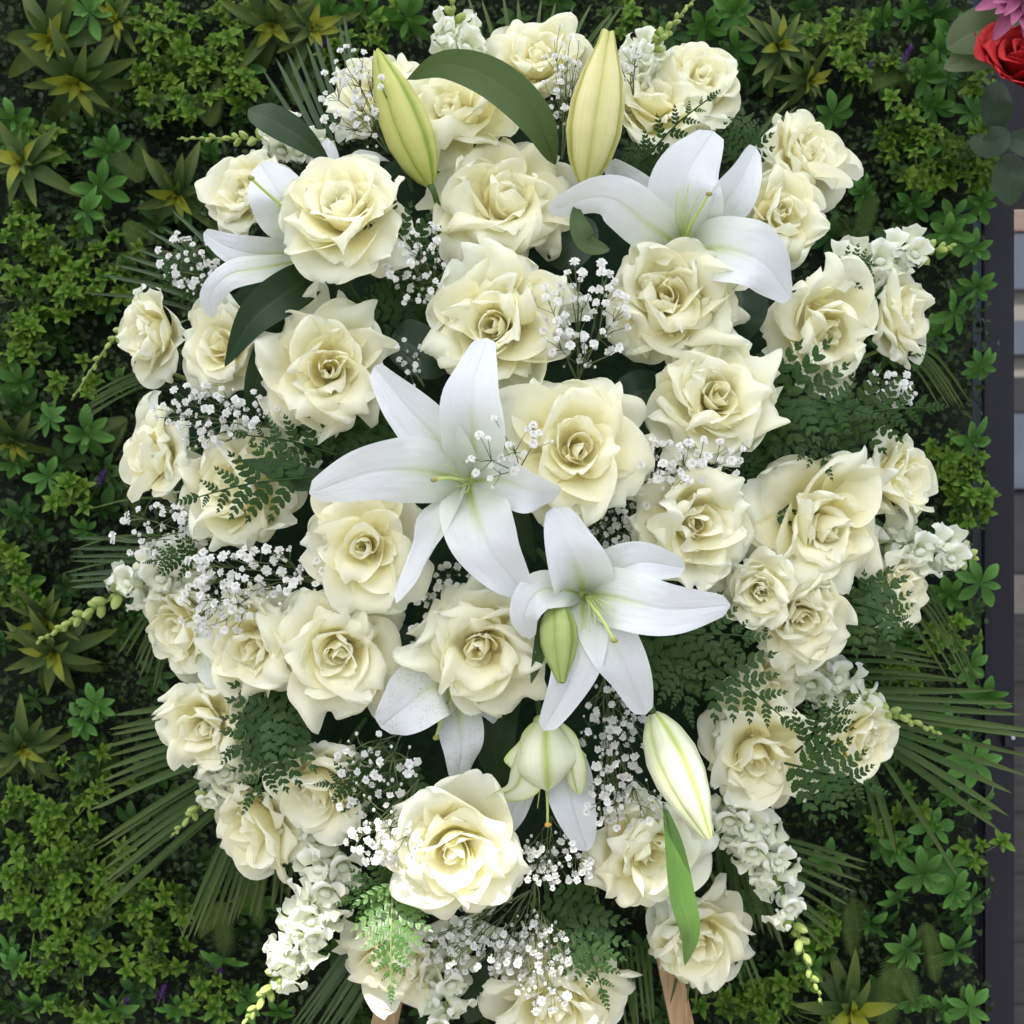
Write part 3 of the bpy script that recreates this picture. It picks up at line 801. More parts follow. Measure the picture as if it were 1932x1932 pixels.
ROSES = [
 (1015, 118, 180, (0, -.5), 'rose at the very top of the spray, left of the tall bud', .92, 1),
 (712, 180, 170, (-.25, -.45), 'rose half hidden behind the green lily bud, top left', .95, 2),
 (868, 205, 225, (-.05, -.55), 'rose under the arching lily leaf near the top', 1.08, 3),
 (1228, 205, 185, (.05, -.3), 'rose right of the tall pale lily bud, top', .98, 4),
 (1318, 155, 165, (.4, -.5), 'topmost rose at the upper right edge of the spray', 1.0, 5),
 (1512, 300, 180, (.6, -.35), 'rose jutting out at the upper right, above the lily petals', .95, 6),
 (1478, 408, 185, (.35, -.05), 'rose just right of the upper right lily', .88, 7),
 (470, 365, 165, (-.55, -.2), 'rose behind the upper left lily', .95, 8),
 (652, 405, 235, (-.1, -.22), 'large rose in front of the upper left lily', 1.0, 9),
 (945, 375, 245, (.02, -.3), 'wide open rose between the two upper lily buds', 1.08, 10),
 (938, 605, 260, (-.02, -.12), 'large open rose above the central lily, bud heart showing', 1.0, 11),
 (1262, 560, 250, (.0, -.15), 'large rose in front of the upper right lily', 1.0, 12),
 (1550, 615, 220, (.3, .0), 'large rose right of the upper right lily, lower', .92, 13),
 (1690, 600, 165, (.65, -.05), 'rose furthest right in the upper half, below the snapdragon', .85, 14),
 (295, 632, 155, (-.6, .05), 'rose furthest left in the upper half', .82, 15),
 (422, 655, 175, (-.35, -.1), 'rose under the long dark leaf at the left', .9, 16),
 (612, 700, 250, (-.2, .0), 'wide open rose upper left of the central lily', 1.06, 17),
 (1345, 755, 225, (.1, -.12), 'rose below the large rose on the right, over baby\'s breath', .95, 18),
 (1085, 845, 260, (-.02, -.02), 'open rose with spiral heart right of the central lily', 1.05, 19),
 (298, 862, 160, (-.7, .0), 'rose at the left edge under a tuft of baby\'s breath', .85, 20),
 (452, 925, 235, (-.35, .05), 'large rose behind the small fern frond at the left', .98, 21),
 (690, 1030, 220, (-.1, .0), 'rose directly below the left petal of the central lily', 1.02, 22),
 (1305, 985, 235, (.08, .0), 'rose above the right petal of the lower central lily', .96, 23),
 (1540, 985, 255, (.22, .02), 'largest rose on the right side, level with the central lily', 1.0, 24),
 (1690, 905, 165, (.65, .05), 'rose at the right edge half covered by a fern', .88, 25),
 (1508, 1160, 185, (.15, .25), 'rose tucked under the largest rose on the right', .88, 26),
 (1690, 1110, 165, (.65, .15), 'rose at the right edge under the horizontal snapdragon', .9, 27),
 (485, 1205, 205, (-.25, .05), 'rose behind a veil of baby\'s breath, lower left', .85, 28),
 (348, 1175, 170, (-.65, .15), 'rose at the left edge below the white snapdragon', .9, 29),
 (640, 1225, 235, (-.05, .15), 'large rose lower left of the central lily', 1.0, 30),
 (915, 1225, 245, (.02, .2), 'large rose between the two central lilies, lower', 1.05, 31),
 (388, 1362, 175, (-.4, .25), 'rose at the lower left edge, standing above the palm leaves', .85, 32),
 (610, 1478, 190, (-.2, .3), 'rose below the dark ferns, lower left', .9, 33),
 (485, 1545, 185, (-.55, .4), 'lowest rose on the left side beside the palm leaves', .9, 34),
 (1430, 1415, 200, (.2, .25), 'rose lower right, just right of the sunlit lily bud', .9, 35),
 (1612, 1395, 165, (.6, .3), 'rose at the lower right edge behind two fern tips', .88, 36),
 (858, 1600, 245, (.0, .3), 'large sunlit rose low in the spray, below the speckled lily', 1.02, 37),
 (1212, 1610, 225, (.1, .4), 'rose left of the hanging narrow leaf, low right', .98, 38),
 (742, 1805, 195, (-.15, .5), 'rose above the left easel leg', .95, 39),
 (1322, 1768, 215, (.15, .55), 'rose above the right easel leg', .95, 40),
 (1050, 1885, 235, (.0, .45), 'bottommost rose, cut by the lower picture edge', 1.0, 41),
 (563, 1590, 105, (-.3, .6), 'small rose between the left snapdragon and the lower left roses', .95, 42),
 (1440, 1292, 150, (.35, .3), 'rose mostly hidden under fern fronds, right', .9, 43),
 (1430, 1112, 135, (-.25, .1), 'half closed rose squeezed left of the tucked-under rose, right side', .6, 44),
]
DEP = {44: .03, 9: -.015, 39: .135, 40: .15, 41: .135, 38: .055, 37: .0, 43: .09, 42: .12, 19: -.035, 31: -.02, 2: .11, 3: .085, 8: .11, 22: -.015, 21: .05, 29: .12}
for (cx, cy, d, tilt, lab, opn, sd) in ROSES:
    rose(cx, cy, d * 1.09, tilt, 'cream white ' + lab, opn, sd, DEP.get(sd))

# ------------------------------------------------------------------ lilies
def tepal(root, C, pts, w, mat='lily', cup=0.25, roll=0.0, wave=0.20, hint=(0, -1, 0), prof=(0.26, .78), fold=.0, name='petal', flare=0.25, ph=0.0):
    """pts: list of (px, py, y) from the throat to the tip; w = full width in px at the widest place"""
    path = catmull([P(*q) for q in pts], 27)
    t = np.linspace(0, 1, 27)
    yv = np.mean([q[2] for q in pts])
    sh = np.clip(prof[0] + (1 - prof[0]) * np.sin(np.pi * np.clip(t, 0, 1) ** prof[1]) ** 0.85, 0, 1)
    sh = np.minimum(sh, (1 - t ** 5) ** .62 * 1.02)
    sh[-1] = .03
    G = ribbon(path, SZ(w * 1.02, yv) / 2 * sh, 13, hint, fold + .10, np.asarray(cup), roll + .55 * math.sin(ph * 3.1) * (t - .35), wave, 1.6, ph, flare)
    return obj(name, grid_mesh(name, G - np.asarray(C)[None, None], M[mat]), root, color=(.5, .5, 0, 1))

def wire(root, C, pts, r0, r1, mat, name, n=9, k=6):
    b = MB(); b.tube(catmull([P(*q) for q in pts], n) - np.asarray(C), r0, r1, k)
    return obj(name, b.mesh(name, M[mat]), root)

def knob(root, c, r, mat, name):
    b = MB(); n = 6
    pts = [c + np.array([0, 0, 1.0]) * r * f for f in (-.7, -.2, .4, .7)]
    G = np.zeros((7, 10, 3))
    for i in range(7):
        ph = math.pi * i / 6
        for j in range(10):
            an = 2 * math.pi * j / 9
            rr = r * math.sin(ph) * (1 + .16 * math.cos(3 * an))
            G[i, j] = c + np.array([rr * math.cos(an), rr * math.sin(an), r * .75 * math.cos(ph)])
    b.grid(G)
    return obj(name, b.mesh(name, M[mat]), root)

def lily(label, C, teps, pistil=None, fils=(), stig='stigma'):
    c = P(*C)
    t = thing('lily', label, 'lily', c, None, 'white lilies in the spray')
    for i, q in enumerate(teps):
        kw = dict(q[2]) if len(q) > 2 else {}
        tepal(t, c, q[0], q[1], ph=i * 1.9 + C[0], **kw)
    if pistil:
        pp = wire(t, c, pistil, .0018, .0014, 'filament', 'pistil')
        knob(pp, P(*pistil[-1]) - c, .0034, stig, 'stigma')
        knob(t, np.array([0, .004, 0]), .0085, 'filament', 'receptacle')
    for f in fils:
        wire(t, c, f, .0010, .0005, 'filament', 'filament', 8, 5)
    e = np.array([c[0] * .5, FOAM[1], Z0 + .5 * (c[2] - Z0)]) - c
    b = MB(); b.tube(catmull([(0, .004, 0), e * .4 + np.array([0, .02, 0]), e], 7), .003, .003, 6); obj('stem', b.mesh('stem', M['stem']), t)
    return t

Y = -.075
lily('large open white lily at the centre of the spray', (882, 908, Y + .035), [
    ([(885, 905, Y + .035), (893, 820, Y - .005), (893, 740, Y - .018), (918, 638, Y + .005)], 118, {'cup': .35}),
    ([(876, 902, Y + .035), (835, 840, Y + .0), (765, 765, Y + .0), (706, 692, Y + .02)], 104, {'cup': .3, 'roll': .25}),
    ([(872, 908, Y + .035), (800, 890, Y - .008), (700, 892, Y - .022), (584, 932, Y - .008)], 124, {'cup': -.05, 'roll': .2}),
    ([(872, 916, Y + .035), (842, 975, Y + .008), (802, 1055, Y + .006), (748, 1138, Y + .01)], 78, {'roll': -.8, 'cup': .5}),
    ([(884, 918, Y + .035), (898, 975, Y - .008), (928, 1045, Y - .02), (991, 1120, Y + .0)], 132, {'cup': .1}),
    ([(892, 908, Y + .035), (945, 905, Y + .005), (1000, 925, Y - .012), (1056, 930, Y + .005)], 92, {'roll': -.35, 'cup': .25, 'wave': .2}),
    ], [(884, 908, Y + .03), (868, 905, Y - .02), (846, 902, Y - .04), (818, 905, Y - .055)],
    [[(884, 908, Y + .03), (860 + 6 * k, 888 + 9 * k, Y - .015), (838 + 8 * k, 876 + 14 * k, Y - .03)] for k in range(5)])
lily('white lily below and right of the central lily, green throat', (1102, 1120, Y + .045), [
    ([(1100, 1118, Y + .045), (1092, 1085, Y + .012), (1070, 1030, Y - .004), (1044, 958, Y + .005)], 116, {'cup': .55}),
    ([(1108, 1112, Y + .045), (1150, 1088, Y + .016), (1210, 1062, Y + .004), (1292, 1072, Y + .018)], 92, {'roll': .3, 'cup': .3, 'wave': .12}),
    ([(1108, 1120, Y + .045), (1165, 1128, Y - .005), (1260, 1150, Y - .02), (1378, 1142, Y - .004)], 112, {'cup': .1, 'roll': .15}),
    ([(1110, 1128, Y + .045), (1142, 1185, Y + .006), (1185, 1265, Y + .0), (1218, 1348, Y + .02)], 100, {'roll': -.15}),
    ([(1100, 1130, Y + .045), (1098, 1190, Y + .008), (1078, 1280, Y + .0), (1026, 1378, Y + .012)], 96, {'cup': .15}),
    ([(1095, 1120, Y + .045), (1060, 1112, Y + .01), (1015, 1118, Y - .006), (990, 1160, Y - .004), (1000, 1205, Y + .01)], 74, {'roll': -.3, 'cup': .1, 'wave': .18}),
    ], [(1104, 1124, Y + .04), (1118, 1145, Y - .01), (1140, 1175, Y - .045), (1158, 1208, Y - .06)],
    [[(1104, 1122, Y + .04), (1112 + 6 * k, 1150 - 4 * k, Y - .01), (1112 + 12 * k, 1192 - 10 * k, Y - .03)] for k in range(5)])
lily('white lily at the upper right with tall upright petal', (1290, 470, .045), [
    ([(1292, 462, .045), (1288, 400, .02), (1298, 330, .01), (1346, 248, .03)], 142, {'cup': .2}),
    ([(1280, 465, .045), (1225, 425, .005), (1140, 372, -.01), (1036, 398, .02)], 98, {'roll': .5, 'cup': -.1}),
    ([(1300, 462, .045), (1350, 405, .02), (1395, 345, .012), (1426, 278, .04)], 88, {'roll': -.6, 'cup': .3}),
    ([(1300, 475, .045), (1370, 470, .0), (1440, 498, -.012), (1492, 562, .015)], 132, {'cup': .05}),
    ([(1285, 462, .06), (1235, 400, .075), (1180, 345, .075), (1150, 305, .08)], 80, {'roll': .2}),
    ], [(1290, 466, .04), (1300, 430, .0), (1322, 392, -.015), (1337, 366, -.02)],
    [[(1288 + 2 * k, 462, .04), (1276 + 12 * k, 410, .008), (1278 + 22 * k, 345 + 12 * abs(k - 1), .004)] for k in range(4)])
lily('white lily at the upper left, half behind a large rose', (585, 440, .05), [
    ([(580, 435, .05), (545, 400, .02), (520, 360, .012), (492, 308, .035)], 116, {'cup': .2, 'roll': .2}),
    ([(575, 475, .06), (505, 480, .035), (440, 470, .03), (384, 440, .045)], 66, {'roll': .35, 'cup': .2}),
    ([(580, 490, .055), (500, 505, .01), (430, 520, .0), (396, 562, .015), (400, 600, .03)], 58, {'roll': -.2, 'cup': -.1}),
    ([(610, 400, .055), (600, 350, .05), (612, 300, .055), (618, 262, .07)], 66, {'cup': -.4}),
    ([(640, 380, .07), (660, 320, .06), (700, 298, .06), (735, 305, .07)], 50, {'roll': .8}),
    ], [(590, 445, .045), (550, 405, .0), (505, 365, -.012), (473, 336, -.02)],
    [[(590, 448, .045), (545 - 8 * k, 430 - 18 * k, .005), (512 + 10 * k, 436 - 32 * k, .0)] for k in range(3)])
lily('speckled white lily hanging below the lower central rose', (862, 1300, .03), [
    ([(862, 1295, .03), (820, 1295, -.01), (765, 1335, -.012), (718, 1372, .0)], 122, {'roll': -.3, 'cup': .2, 'mat': 'lilyspeck'}),
    ([(862, 1305, .03), (868, 1360, .01), (872, 1415, .005), (862, 1474, .02)], 84, {'cup': -.1, 'mat': 'lilyspeck'}),
    ([(880, 1300, .035), (905, 1325, .02), (925, 1345, .015), (935, 1362, .02)], 40, {'roll': .4}),
    ([(850, 1290, .04), (800, 1270, .03), (770, 1300, .03), (745, 1330, .04)], 60, {'roll': .4}),
    ], [(855, 1290, .02), (842, 1330, -.008), (830, 1365, -.012), (822, 1392, -.012)], [[(855, 1290, .02), (848, 1315, .0), (846, 1345, -.005)]])
lily('half open white lily nodding downwards, low centre', (1020, 1362, .005), [
    ([(1022, 1365, .005), (992, 1430, -.012), (972, 1485, -.018), (918, 1506, -.01)], 84, {'roll': .6, 'cup': .3, 'mat': 'budwhite'}),
    ([(1015, 1375, .02), (985, 1460, .02), (965, 1540, .022), (928, 1602, .03)], 62, {'roll': .5, 'cup': .3}),
    ([(1035, 1375, .02), (1065, 1450, .012), (1085, 1530, .01), (1108, 1606, .02)], 92, {'cup': .1}),
    ([(1030, 1352, .0), (1030, 1400, -.024), (1032, 1450, -.03), (1034, 1492, -.014)], 156, {'cup': -.6, 'mat': 'budwhite', 'prof': (.22, 1.2), 'wave': 0, 'flare': 0}),
    ([(1045, 1365, .008), (1072, 1420, -.012), (1080, 1460, -.012), (1090, 1500, .0)], 60, {'roll': -.7, 'cup': -.3, 'mat': 'budwhite'}),
    ], [(1024, 1400, .0), (1030, 1470, .0), (1033, 1520, -.002), (1033, 1556, -.002)], [[(1020, 1420, .01), (1012, 1470, .008), (1005, 1500, .008)], [(1022, 1420, .012), (1018, 1490, .01), (1014, 1525, .01)]], 'stigmaorange')

lily('single white lily petal standing behind the lower left edge rose', (392, 1228, .09), [([(385, 1225, .10), (402, 1258, .07), (425, 1285, .065), (452, 1312, .08)], 62, {'cup': .1})])

def lily_bud(label, a, bq, w, mat, split=0.0, seed=0, bend=0.0):
    """a = base (px,py,y), bq = tip"""
    A, B = P(*a), P(*bq)
    t = thing('lily_bud', label, 'lily bud', A, None, 'closed lily buds')
    ax = B - A; L = np.linalg.norm(ax); ax = ax / L
    s1 = unit(np.cross(ax, (0, -1, 0))); n1 = np.cross(s1, ax)
    Wd = SZ(w, (a[2] + bq[2]) / 2) / 2
    rng = np.random.default_rng(seed)
    ph0 = rng.uniform(0, 2)
    for k in range(3):
        nv, nu = 22, 13
        v = np.linspace(0, 1, nv)
        prof = np.interp(v, [0, .05, .16, .34, .52, .72, .88, .97, 1], [.16, .42, .76, 1.0, .98, .74, .40, .19, .08])
        G = np.zeros((nv, nu, 3))
        for i in range(nv):
            for j in range(nu):
                u = -1 + 2 * j / (nu - 1)
                an = ph0 + 2 * math.pi * k / 3 + u * math.radians(64)
                seam = 1 - .16 * abs(u) ** 4 + .05 * math.exp(-(u / .5) ** 2) - .10 * math.exp(-(u / .10) ** 2) + .02 * (u > .8)
                r = Wd * prof[i] * seam + Wd * .03
                op = split * Wd * max(0, (v[i] - .88) / .12) ** 2 * (.10 + .10 * (k == 1))
                G[i, j] = ax * L * v[i] * (1 + .02 * (1 - u * u)) + (r + op) * (math.cos(an) * s1 + math.sin(an) * n1) + n1 * bend * L * math.sin(math.pi * v[i])
        obj('sepal', grid_mesh('sepal', G, M[mat]), t)
    e = np.array([A[0] * .5, FOAM[1], Z0 + .5 * (A[2] - Z0)]) - A
    b = MB(); b.tube(catmull([ax * .004, -ax * .02, e * .5 - ax * .02, e], 9), .0035, .003, 6); obj('stem', b.mesh('stem', M['stem']), t)
lily_bud('slim yellow-green closed lily bud, upper left', (812, 350, .045), (712, 98, .03), 92, 'bud', .0, 1)
lily_bud('tall pale yellow lily bud with green ribs, top', (1104, 350, .04), (1148, 64, .03), 100, 'budpale', .9, 2)
lily_bud('short green lily bud pointing down in front of the lower central lily', (1052, 1135, -.062), (1060, 1286, -.082), 70, 'budgreen', .5, 3)
lily_bud('sunlit pale lily bud pointing down at the lower right', (1232, 1345, -.035), (1336, 1578, -.055), 98, 'budwhite', .7, 4)

# ------------------------------------------------------------------ long lily leaves, rose leaves
def blade(name, label, cat, pts, w, mat, roll=(0, 0), fold=.18, cup=0., wave=.05, prof='lan', group=None, n=21, nu=9, hint=(0, -1, 0)):
    path = catmull([P(*q) for q in pts], n); c = path[0].copy()
    t = np.linspace(0, 1, n); yv = np.mean([q[2] for q in pts])
    sh = {'lan': np.sin(np.pi * t ** .8) ** .8, 'oval': np.sin(np.pi * t ** .9) ** .6}[prof]
    sh = np.clip(sh, .05, 1); sh[-1] = .015
    rl = np.linspace(roll[0], roll[1], n)
    root = thing(name, label, cat, c, None, group)
    G = ribbon(path, SZ(w, yv) / 2 * sh, nu, hint, fold, cup, rl, wave, 1.3, pts[0][0])
    bl = obj('blade', grid_mesh('blade', G - c, M[mat]), root)
    T = np.gradient(path, axis=0); T /= np.linalg.norm(T, axis=1)[:, None]
    S = np.cross(T, np.array(hint, float)); S /= np.linalg.norm(S, axis=1)[:, None]; N = np.cross(S, T)
    N2 = -S * np.sin(rl)[:, None] + N * np.cos(rl)[:, None]
    b = MB(); b.tube((path - c - N2 * .0006)[:-1], .0011, .0004, 5); obj('midrib', b.mesh('midrib', M[mat]), bl)
    return root
LG = 'lily leaves in the spray'
for q in [
 ('dark lily leaf slanting down above the upper left lily', [(470, 205, .06), (510, 225, .035), (570, 262, .03), (625, 312, .045)], 62, 'lilyleaf', (.2, .1)),
 ('broad grey-green lily leaf arching over the top rose', [(1048, 310, .06), (1010, 225, .012), (930, 150, .0), (840, 122, .01), (768, 150, .035)], 76, 'lilyleaf2', (-.2, .5)),
 ('curled grey-green leaf under the upper right lily', [(1150, 470, .02), (1110, 460, .0), (1092, 425, -.004), (1086, 382, .012)], 48, 'lilyleaf2', (-.5, -.2)),
 ('long dark lily leaf drooping left below the upper left lily', [(612, 508, .04), (560, 540, .015), (480, 600, .0), (424, 692, .02)], 82, 'lilyleaf', (.3, -.2)),
 ('dark lily leaf hanging left of the wide open rose', [(540, 590, .05), (505, 660, .03), (482, 730, .03), (470, 795, .045)], 56, 'lilyleaf', (.6, .4)),
 ('dark leaf behind the large upper left rose, below it', [(680, 470, .06), (640, 520, .045), (600, 560, .05), (570, 595, .06)], 60, 'lilyleaf', (0, .2)),
 ('dark leaf pointing left above the left petal of the central lily', [(640, 900, .03), (570, 905, .008), (520, 885, .0), (450, 868, .02)], 62, 'lilyleaf', (-.5, -.8)),
 ('dark wavy leaf between the two central lilies', [(900, 915, -.02), (955, 935, -.035), (980, 990, -.02), (1010, 1060, .01)], 56, 'lilyleaf', (.8, .1)),
 ('folded dark leaf left of the short green bud', [(1015, 1150, -.02), (1018, 1200, -.045), (1012, 1250, -.05), (1002, 1290, -.04)], 34, 'lilyleaf2', (.9, .6)),
 ('narrow fresh green leaf twisting down at the lower right', [(1252, 1515, .0), (1268, 1590, -.02), (1285, 1690, -.012), (1302, 1760, .0), (1292, 1822, .03)], 54, 'leaffresh', (1.1, -.35)),
 ('dark upright leaf behind the nodding lily', [(950, 1480, .06), (935, 1420, .045), (950, 1360, .045), (985, 1290, .06)], 70, 'lilyleaf', (0, .3)),
 ('dark leaf in the gap right of the open centre rose', [(1175, 860, .06), (1210, 830, .045), (1250, 800, .05), (1290, 790, .07)], 60, 'lilyleaf', (0, .3)),
 ('dark lily leaf in the shade below the rose above the left easel leg', [(880, 1930, .16), (905, 1880, .14), (925, 1830, .14), (935, 1790, .15)], 60, 'lilyleaf', (.2, .5)),
]:
    blade('lily_leaf', q[0], 'leaf', q[1], q[2], q[3], q[4], group=LG)
for q in [
 ('grey-green round rose leaf between the two roses above the central lily', [(850, 690, .035), (810, 672, .025), (760, 640, .03), (742, 628, .04)], 95),
 ('dark rose leaf beside the rose over baby\'s breath, left of it', [(1150, 770, .07), (1190, 745, .055), (1230, 735, .06), (1260, 745, .07)], 80),
 ('dark rose leaf right of the large rose, upper right gap', [(1365, 650, .07), (1390, 600, .055), (1400, 560, .06), (1380, 530, .075)], 100),
 ('dark rose leaf in the gap left of the speckled lily', [(760, 1270, .05), (735, 1245, .04), (745, 1210, .04), (770, 1180, .05)], 70),
 ('dark rose leaf above the curl of the upper right lily', [(1040, 500, .07), (1070, 470, .06), (1090, 440, .06), (1080, 410, .07)], 90),
 ('dark rose leaf behind the speckled lily\'s tip', [(905, 1490, .05), (880, 1520, .045), (850, 1500, .05), (830, 1470, .06)], 70),
]:
    blade('rose_leaf', q[0], 'leaf', q[1], q[2], 'roseleaf', (0, .2), .15, prof='oval', group='rose leaves deep in the spray')
# ------------------------------------------------------------------ leatherleaf ferns
def pinna_mesh(mat, seed, n=5):
    r = random.Random(seed); b = MB()
    def pinnule(x, sgn, l, fwd):
        # toothed leaflet: base on the rib at x, pointing sideways and forward
        d = np.array([fwd, sgn * 1.0, 0]); d = d / np.linalg.norm(d); e = np.array([d[1], -d[0], 0]) * -sgn
        z = r.uniform(-.05, .05) * l
        base = np.array([x, 0, -.05 * x * x])
        pr = [(0, .16), (.18, .40), (.34, .34), (.42, .42), (.58, .32), (.66, .36), (.82, .2), (.87, .2), (1, 0)]
        up = [base + d * l * a + e * l * w * .78 + np.array([0, 0, z * a - .10 * l * a * a]) for a, w in pr]
        dn = [base + d * l * a - e * l * w * .78 + np.array([0, 0, z * a - .10 * l * a * a + .04 * l * w]) for a, w in pr[:-1]]
        V = up + dn[::-1]; nv = len(V)
        b.add(V, [tuple(range(nv)) if sgn > 0 else tuple(range(nv))[::-1]], [(.5 + .5 * w, a) for a, w in pr] + [(.5 - .5 * w, a) for a, w in pr[:-1][::-1]])
    for k in range(n):
        t = (k + .35) / n
        l = .27 * (1 - t) ** .66 * (.82 if k == 0 else 1) + .04
        for sgn in (1, -1):
            pinnule(t * .93 + (.03 if sgn > 0 else 0), sgn, l * r.uniform(.9, 1.08), .75 + .5 * t)
    x = .90
    b.add([(x, .03, -.05), (x + .05, .022, -.052), (1.02, 0, -.055), (x + .05, -.022, -.052), (x, -.03, -.05)], [(0, 1, 2, 3, 4)])
    b.tube([(t, 0, -.05 * t * t - .002) for t in np.linspace(0, .95, 5)], .008, .003, 4)
    return b.mesh('pinna', mat, False)
PIN = {m: [pinna_mesh(M[m], s) for s in (1, 2, 3)] for m in ('fern', 'fernsunlit')}

def fern(label, a, bq, width, roll=0.0, mat='fern', pairs=5, mid=None, seed=0):
    rs = random.Random(int(a[0] * 3 + a[1]) + seed)
    pts = [P(*a)] + ([P(*mid)] if mid else []) + [P(*bq)]
    if not mid:
        pts.insert(1, (pts[0] + pts[1]) / 2 + np.array([0, -.012, .004]))
    n = 2 * pairs + 3
    path = catmull(pts, n); c = path[0].copy()
    root = thing('fern_frond', label, 'fern', c, None, 'leatherleaf fern fronds in the spray')
    T = np.gradient(path, axis=0)
    yv = (a[2] + bq[2]) / 2
    L0 = SZ(width * 1.24, yv) / 2
    for i in range(1, n - 1):
        t = i / (n - 1); sgn = 1 if i % 2 else -1
        T_ = unit(T[i]); S = unit(np.cross(T_, (0, -1, 0))); N = np.cross(S, T_)
        S2 = S * math.cos(roll) + N * math.sin(roll); N2 = -S * math.sin(roll) + N * math.cos(roll)
        l = L0 * max(.12, (1 - t) ** .8) * 1.18 * rs.uniform(.92, 1.08) * (.85 if i < 3 else 1)
        f = .52 + .35 * t
        d = S2 * sgn * (1 - .25 * t) + T_ * f - N2 * rs.uniform(-.22, .38)
        obj('pinna', rs.choice(PIN[mat]), root, frame_mtx(d, N2 + .15 * np.array([rs.uniform(-1, 1), 0, rs.uniform(-1, 1)]), path[i] - c, l))
    obj('pinna', PIN[mat][0], root, frame_mtx(T[-1], -S * math.sin(roll) + N * math.cos(roll), path[-2] - c, np.linalg.norm(path[-1] - path[-2]) * 1.6 + L0 * .18))
    b = MB(); b.tube(path - c, .0013, .0006, 5); obj('rachis', b.mesh('rachis', M['snapstem' if mat == 'fernsunlit' else 'fern']), root)
    return root
for q in [
 ('small fern frond lying across the large left rose', (590, 900, .0), (356, 943, -.02), 175, .15),
 ('fern tip showing above the small frond at the left', (640, 860, .03), (452, 820, .02), 130, .1),
 ('fern deep in the gap below the wide open left rose', (760, 880, .06), (640, 800, .05), 200, 0),
 ('fern deep left of the central lily, under its upper left petal', (740, 790, .06), (600, 850, .05), 190, .2),
 ('fern tip curving over the large upper left rose', (800, 520, .02), (692, 368, -.005), 150, .2),
 ('fern in the dark gap below the upper left rose', (830, 640, .06), (700, 500, .045), 200, -.1),
 ('fern deep between the upper left rose and the open rose', (860, 560, .06), (720, 610, .05), 190, .2),
 ('large fern fanning to the right over the right edge, upper one', (1400, 740, .05), (1630, 778, .01), 250, .1),
 ('fern fanning right over the edge rose, lower one', (1540, 800, .07), (1762, 768, .05), 190, -.1),
 ('fern pointing down right beneath the large right fern', (1480, 740, .06), (1560, 880, .03), 190, .1),
 ('fern in the gap above the largest right rose', (1500, 860, .07), (1380, 900, .05), 180, 0),
 ('fern tip at the right edge beside the lower right roses', (1580, 1130, .07), (1715, 1180, .04), 190, .1),
 ('fern tip right of the tucked-under rose', (1560, 1200, .08), (1690, 1100, .06), 170, 0),
 ('big dark fern below the right petal of the lower lily', (1180, 1200, .04), (1420, 1200, .0), 240, .15),
 ('dark fern frond hanging right of the lower lily', (1240, 1180, .04), (1300, 1345, .0), 190, .1),
 ('fern frond slanting down over the hidden right rose', (1300, 1220, .03), (1490, 1365, .0), 190, .1),
 ('fern tip above the lower right rose', (1500, 1420, .06), (1610, 1320, .03), 130, 0),
 ('fern frond fanning over the lower right edge rose', (1480, 1440, .055), (1655, 1490, .02), 190, .1),
 ('dark fern in the gap at the lower left, above the palm', (590, 1300, .05), (440, 1420, .02), 230, -.1),
 ('dark fern hanging left over the lower left rose', (560, 1340, .045), (470, 1510, .02), 200, .1),
 ('fern tip beside the lower left rose, under baby\'s breath', (740, 1480, .05), (612, 1480, .02), 150, .1),
 ('fern deep behind the lower baby\'s breath, left of the sunlit rose', (760, 1400, .06), (700, 1560, .05), 190, 0),
 ('dark fern left of the sunlit fern tip', (800, 1660, .07), (655, 1700, .03), 190, .15),
 ('dark fern below the rose at low right, hanging down', (1080, 1690, .09), (1140, 1880, .06), 190, 0),
 ('fern low in the shade, right of the bottom baby\'s breath', (1130, 1680, .1), (1050, 1800, .09), 190, 0),
 ('fern tip above the white snapdragon at the left', (380, 1060, .05), (282, 1060, .03), 100, 0),
 ('fern tip under baby\'s breath at the upper left edge', (420, 560, .09), (310, 480, .07), 150, 0),
 ('fern tips above the upper right lily', (1200, 320, .09), (1345, 180, .05), 95, 0),
 ('fern behind the upper right lily', (1240, 360, .1), (1180, 270, .09), 110, 0),
 ('fern between the upper right roses', (1400, 330, .12), (1400, 210, .11), 120, 0),
 ('fern tip beside the right snapdragon', (1580, 520, .09), (1650, 500, .08), 90, 0),
 ('dark fern in the gap below the rose over baby\'s breath', (1420, 900, .07), (1420, 1060, .06), 170, 0),
 ('dark fern behind the lower lily, near the right roses', (1380, 1080, .06), (1440, 1180, .05), 150, 0),
]:
    fern(*q)
fern('sunlit bright green fern tip above the left easel leg', (742, 1660, .03), (738, 1872, -.015), 150, .1, 'fernsunlit', 7)

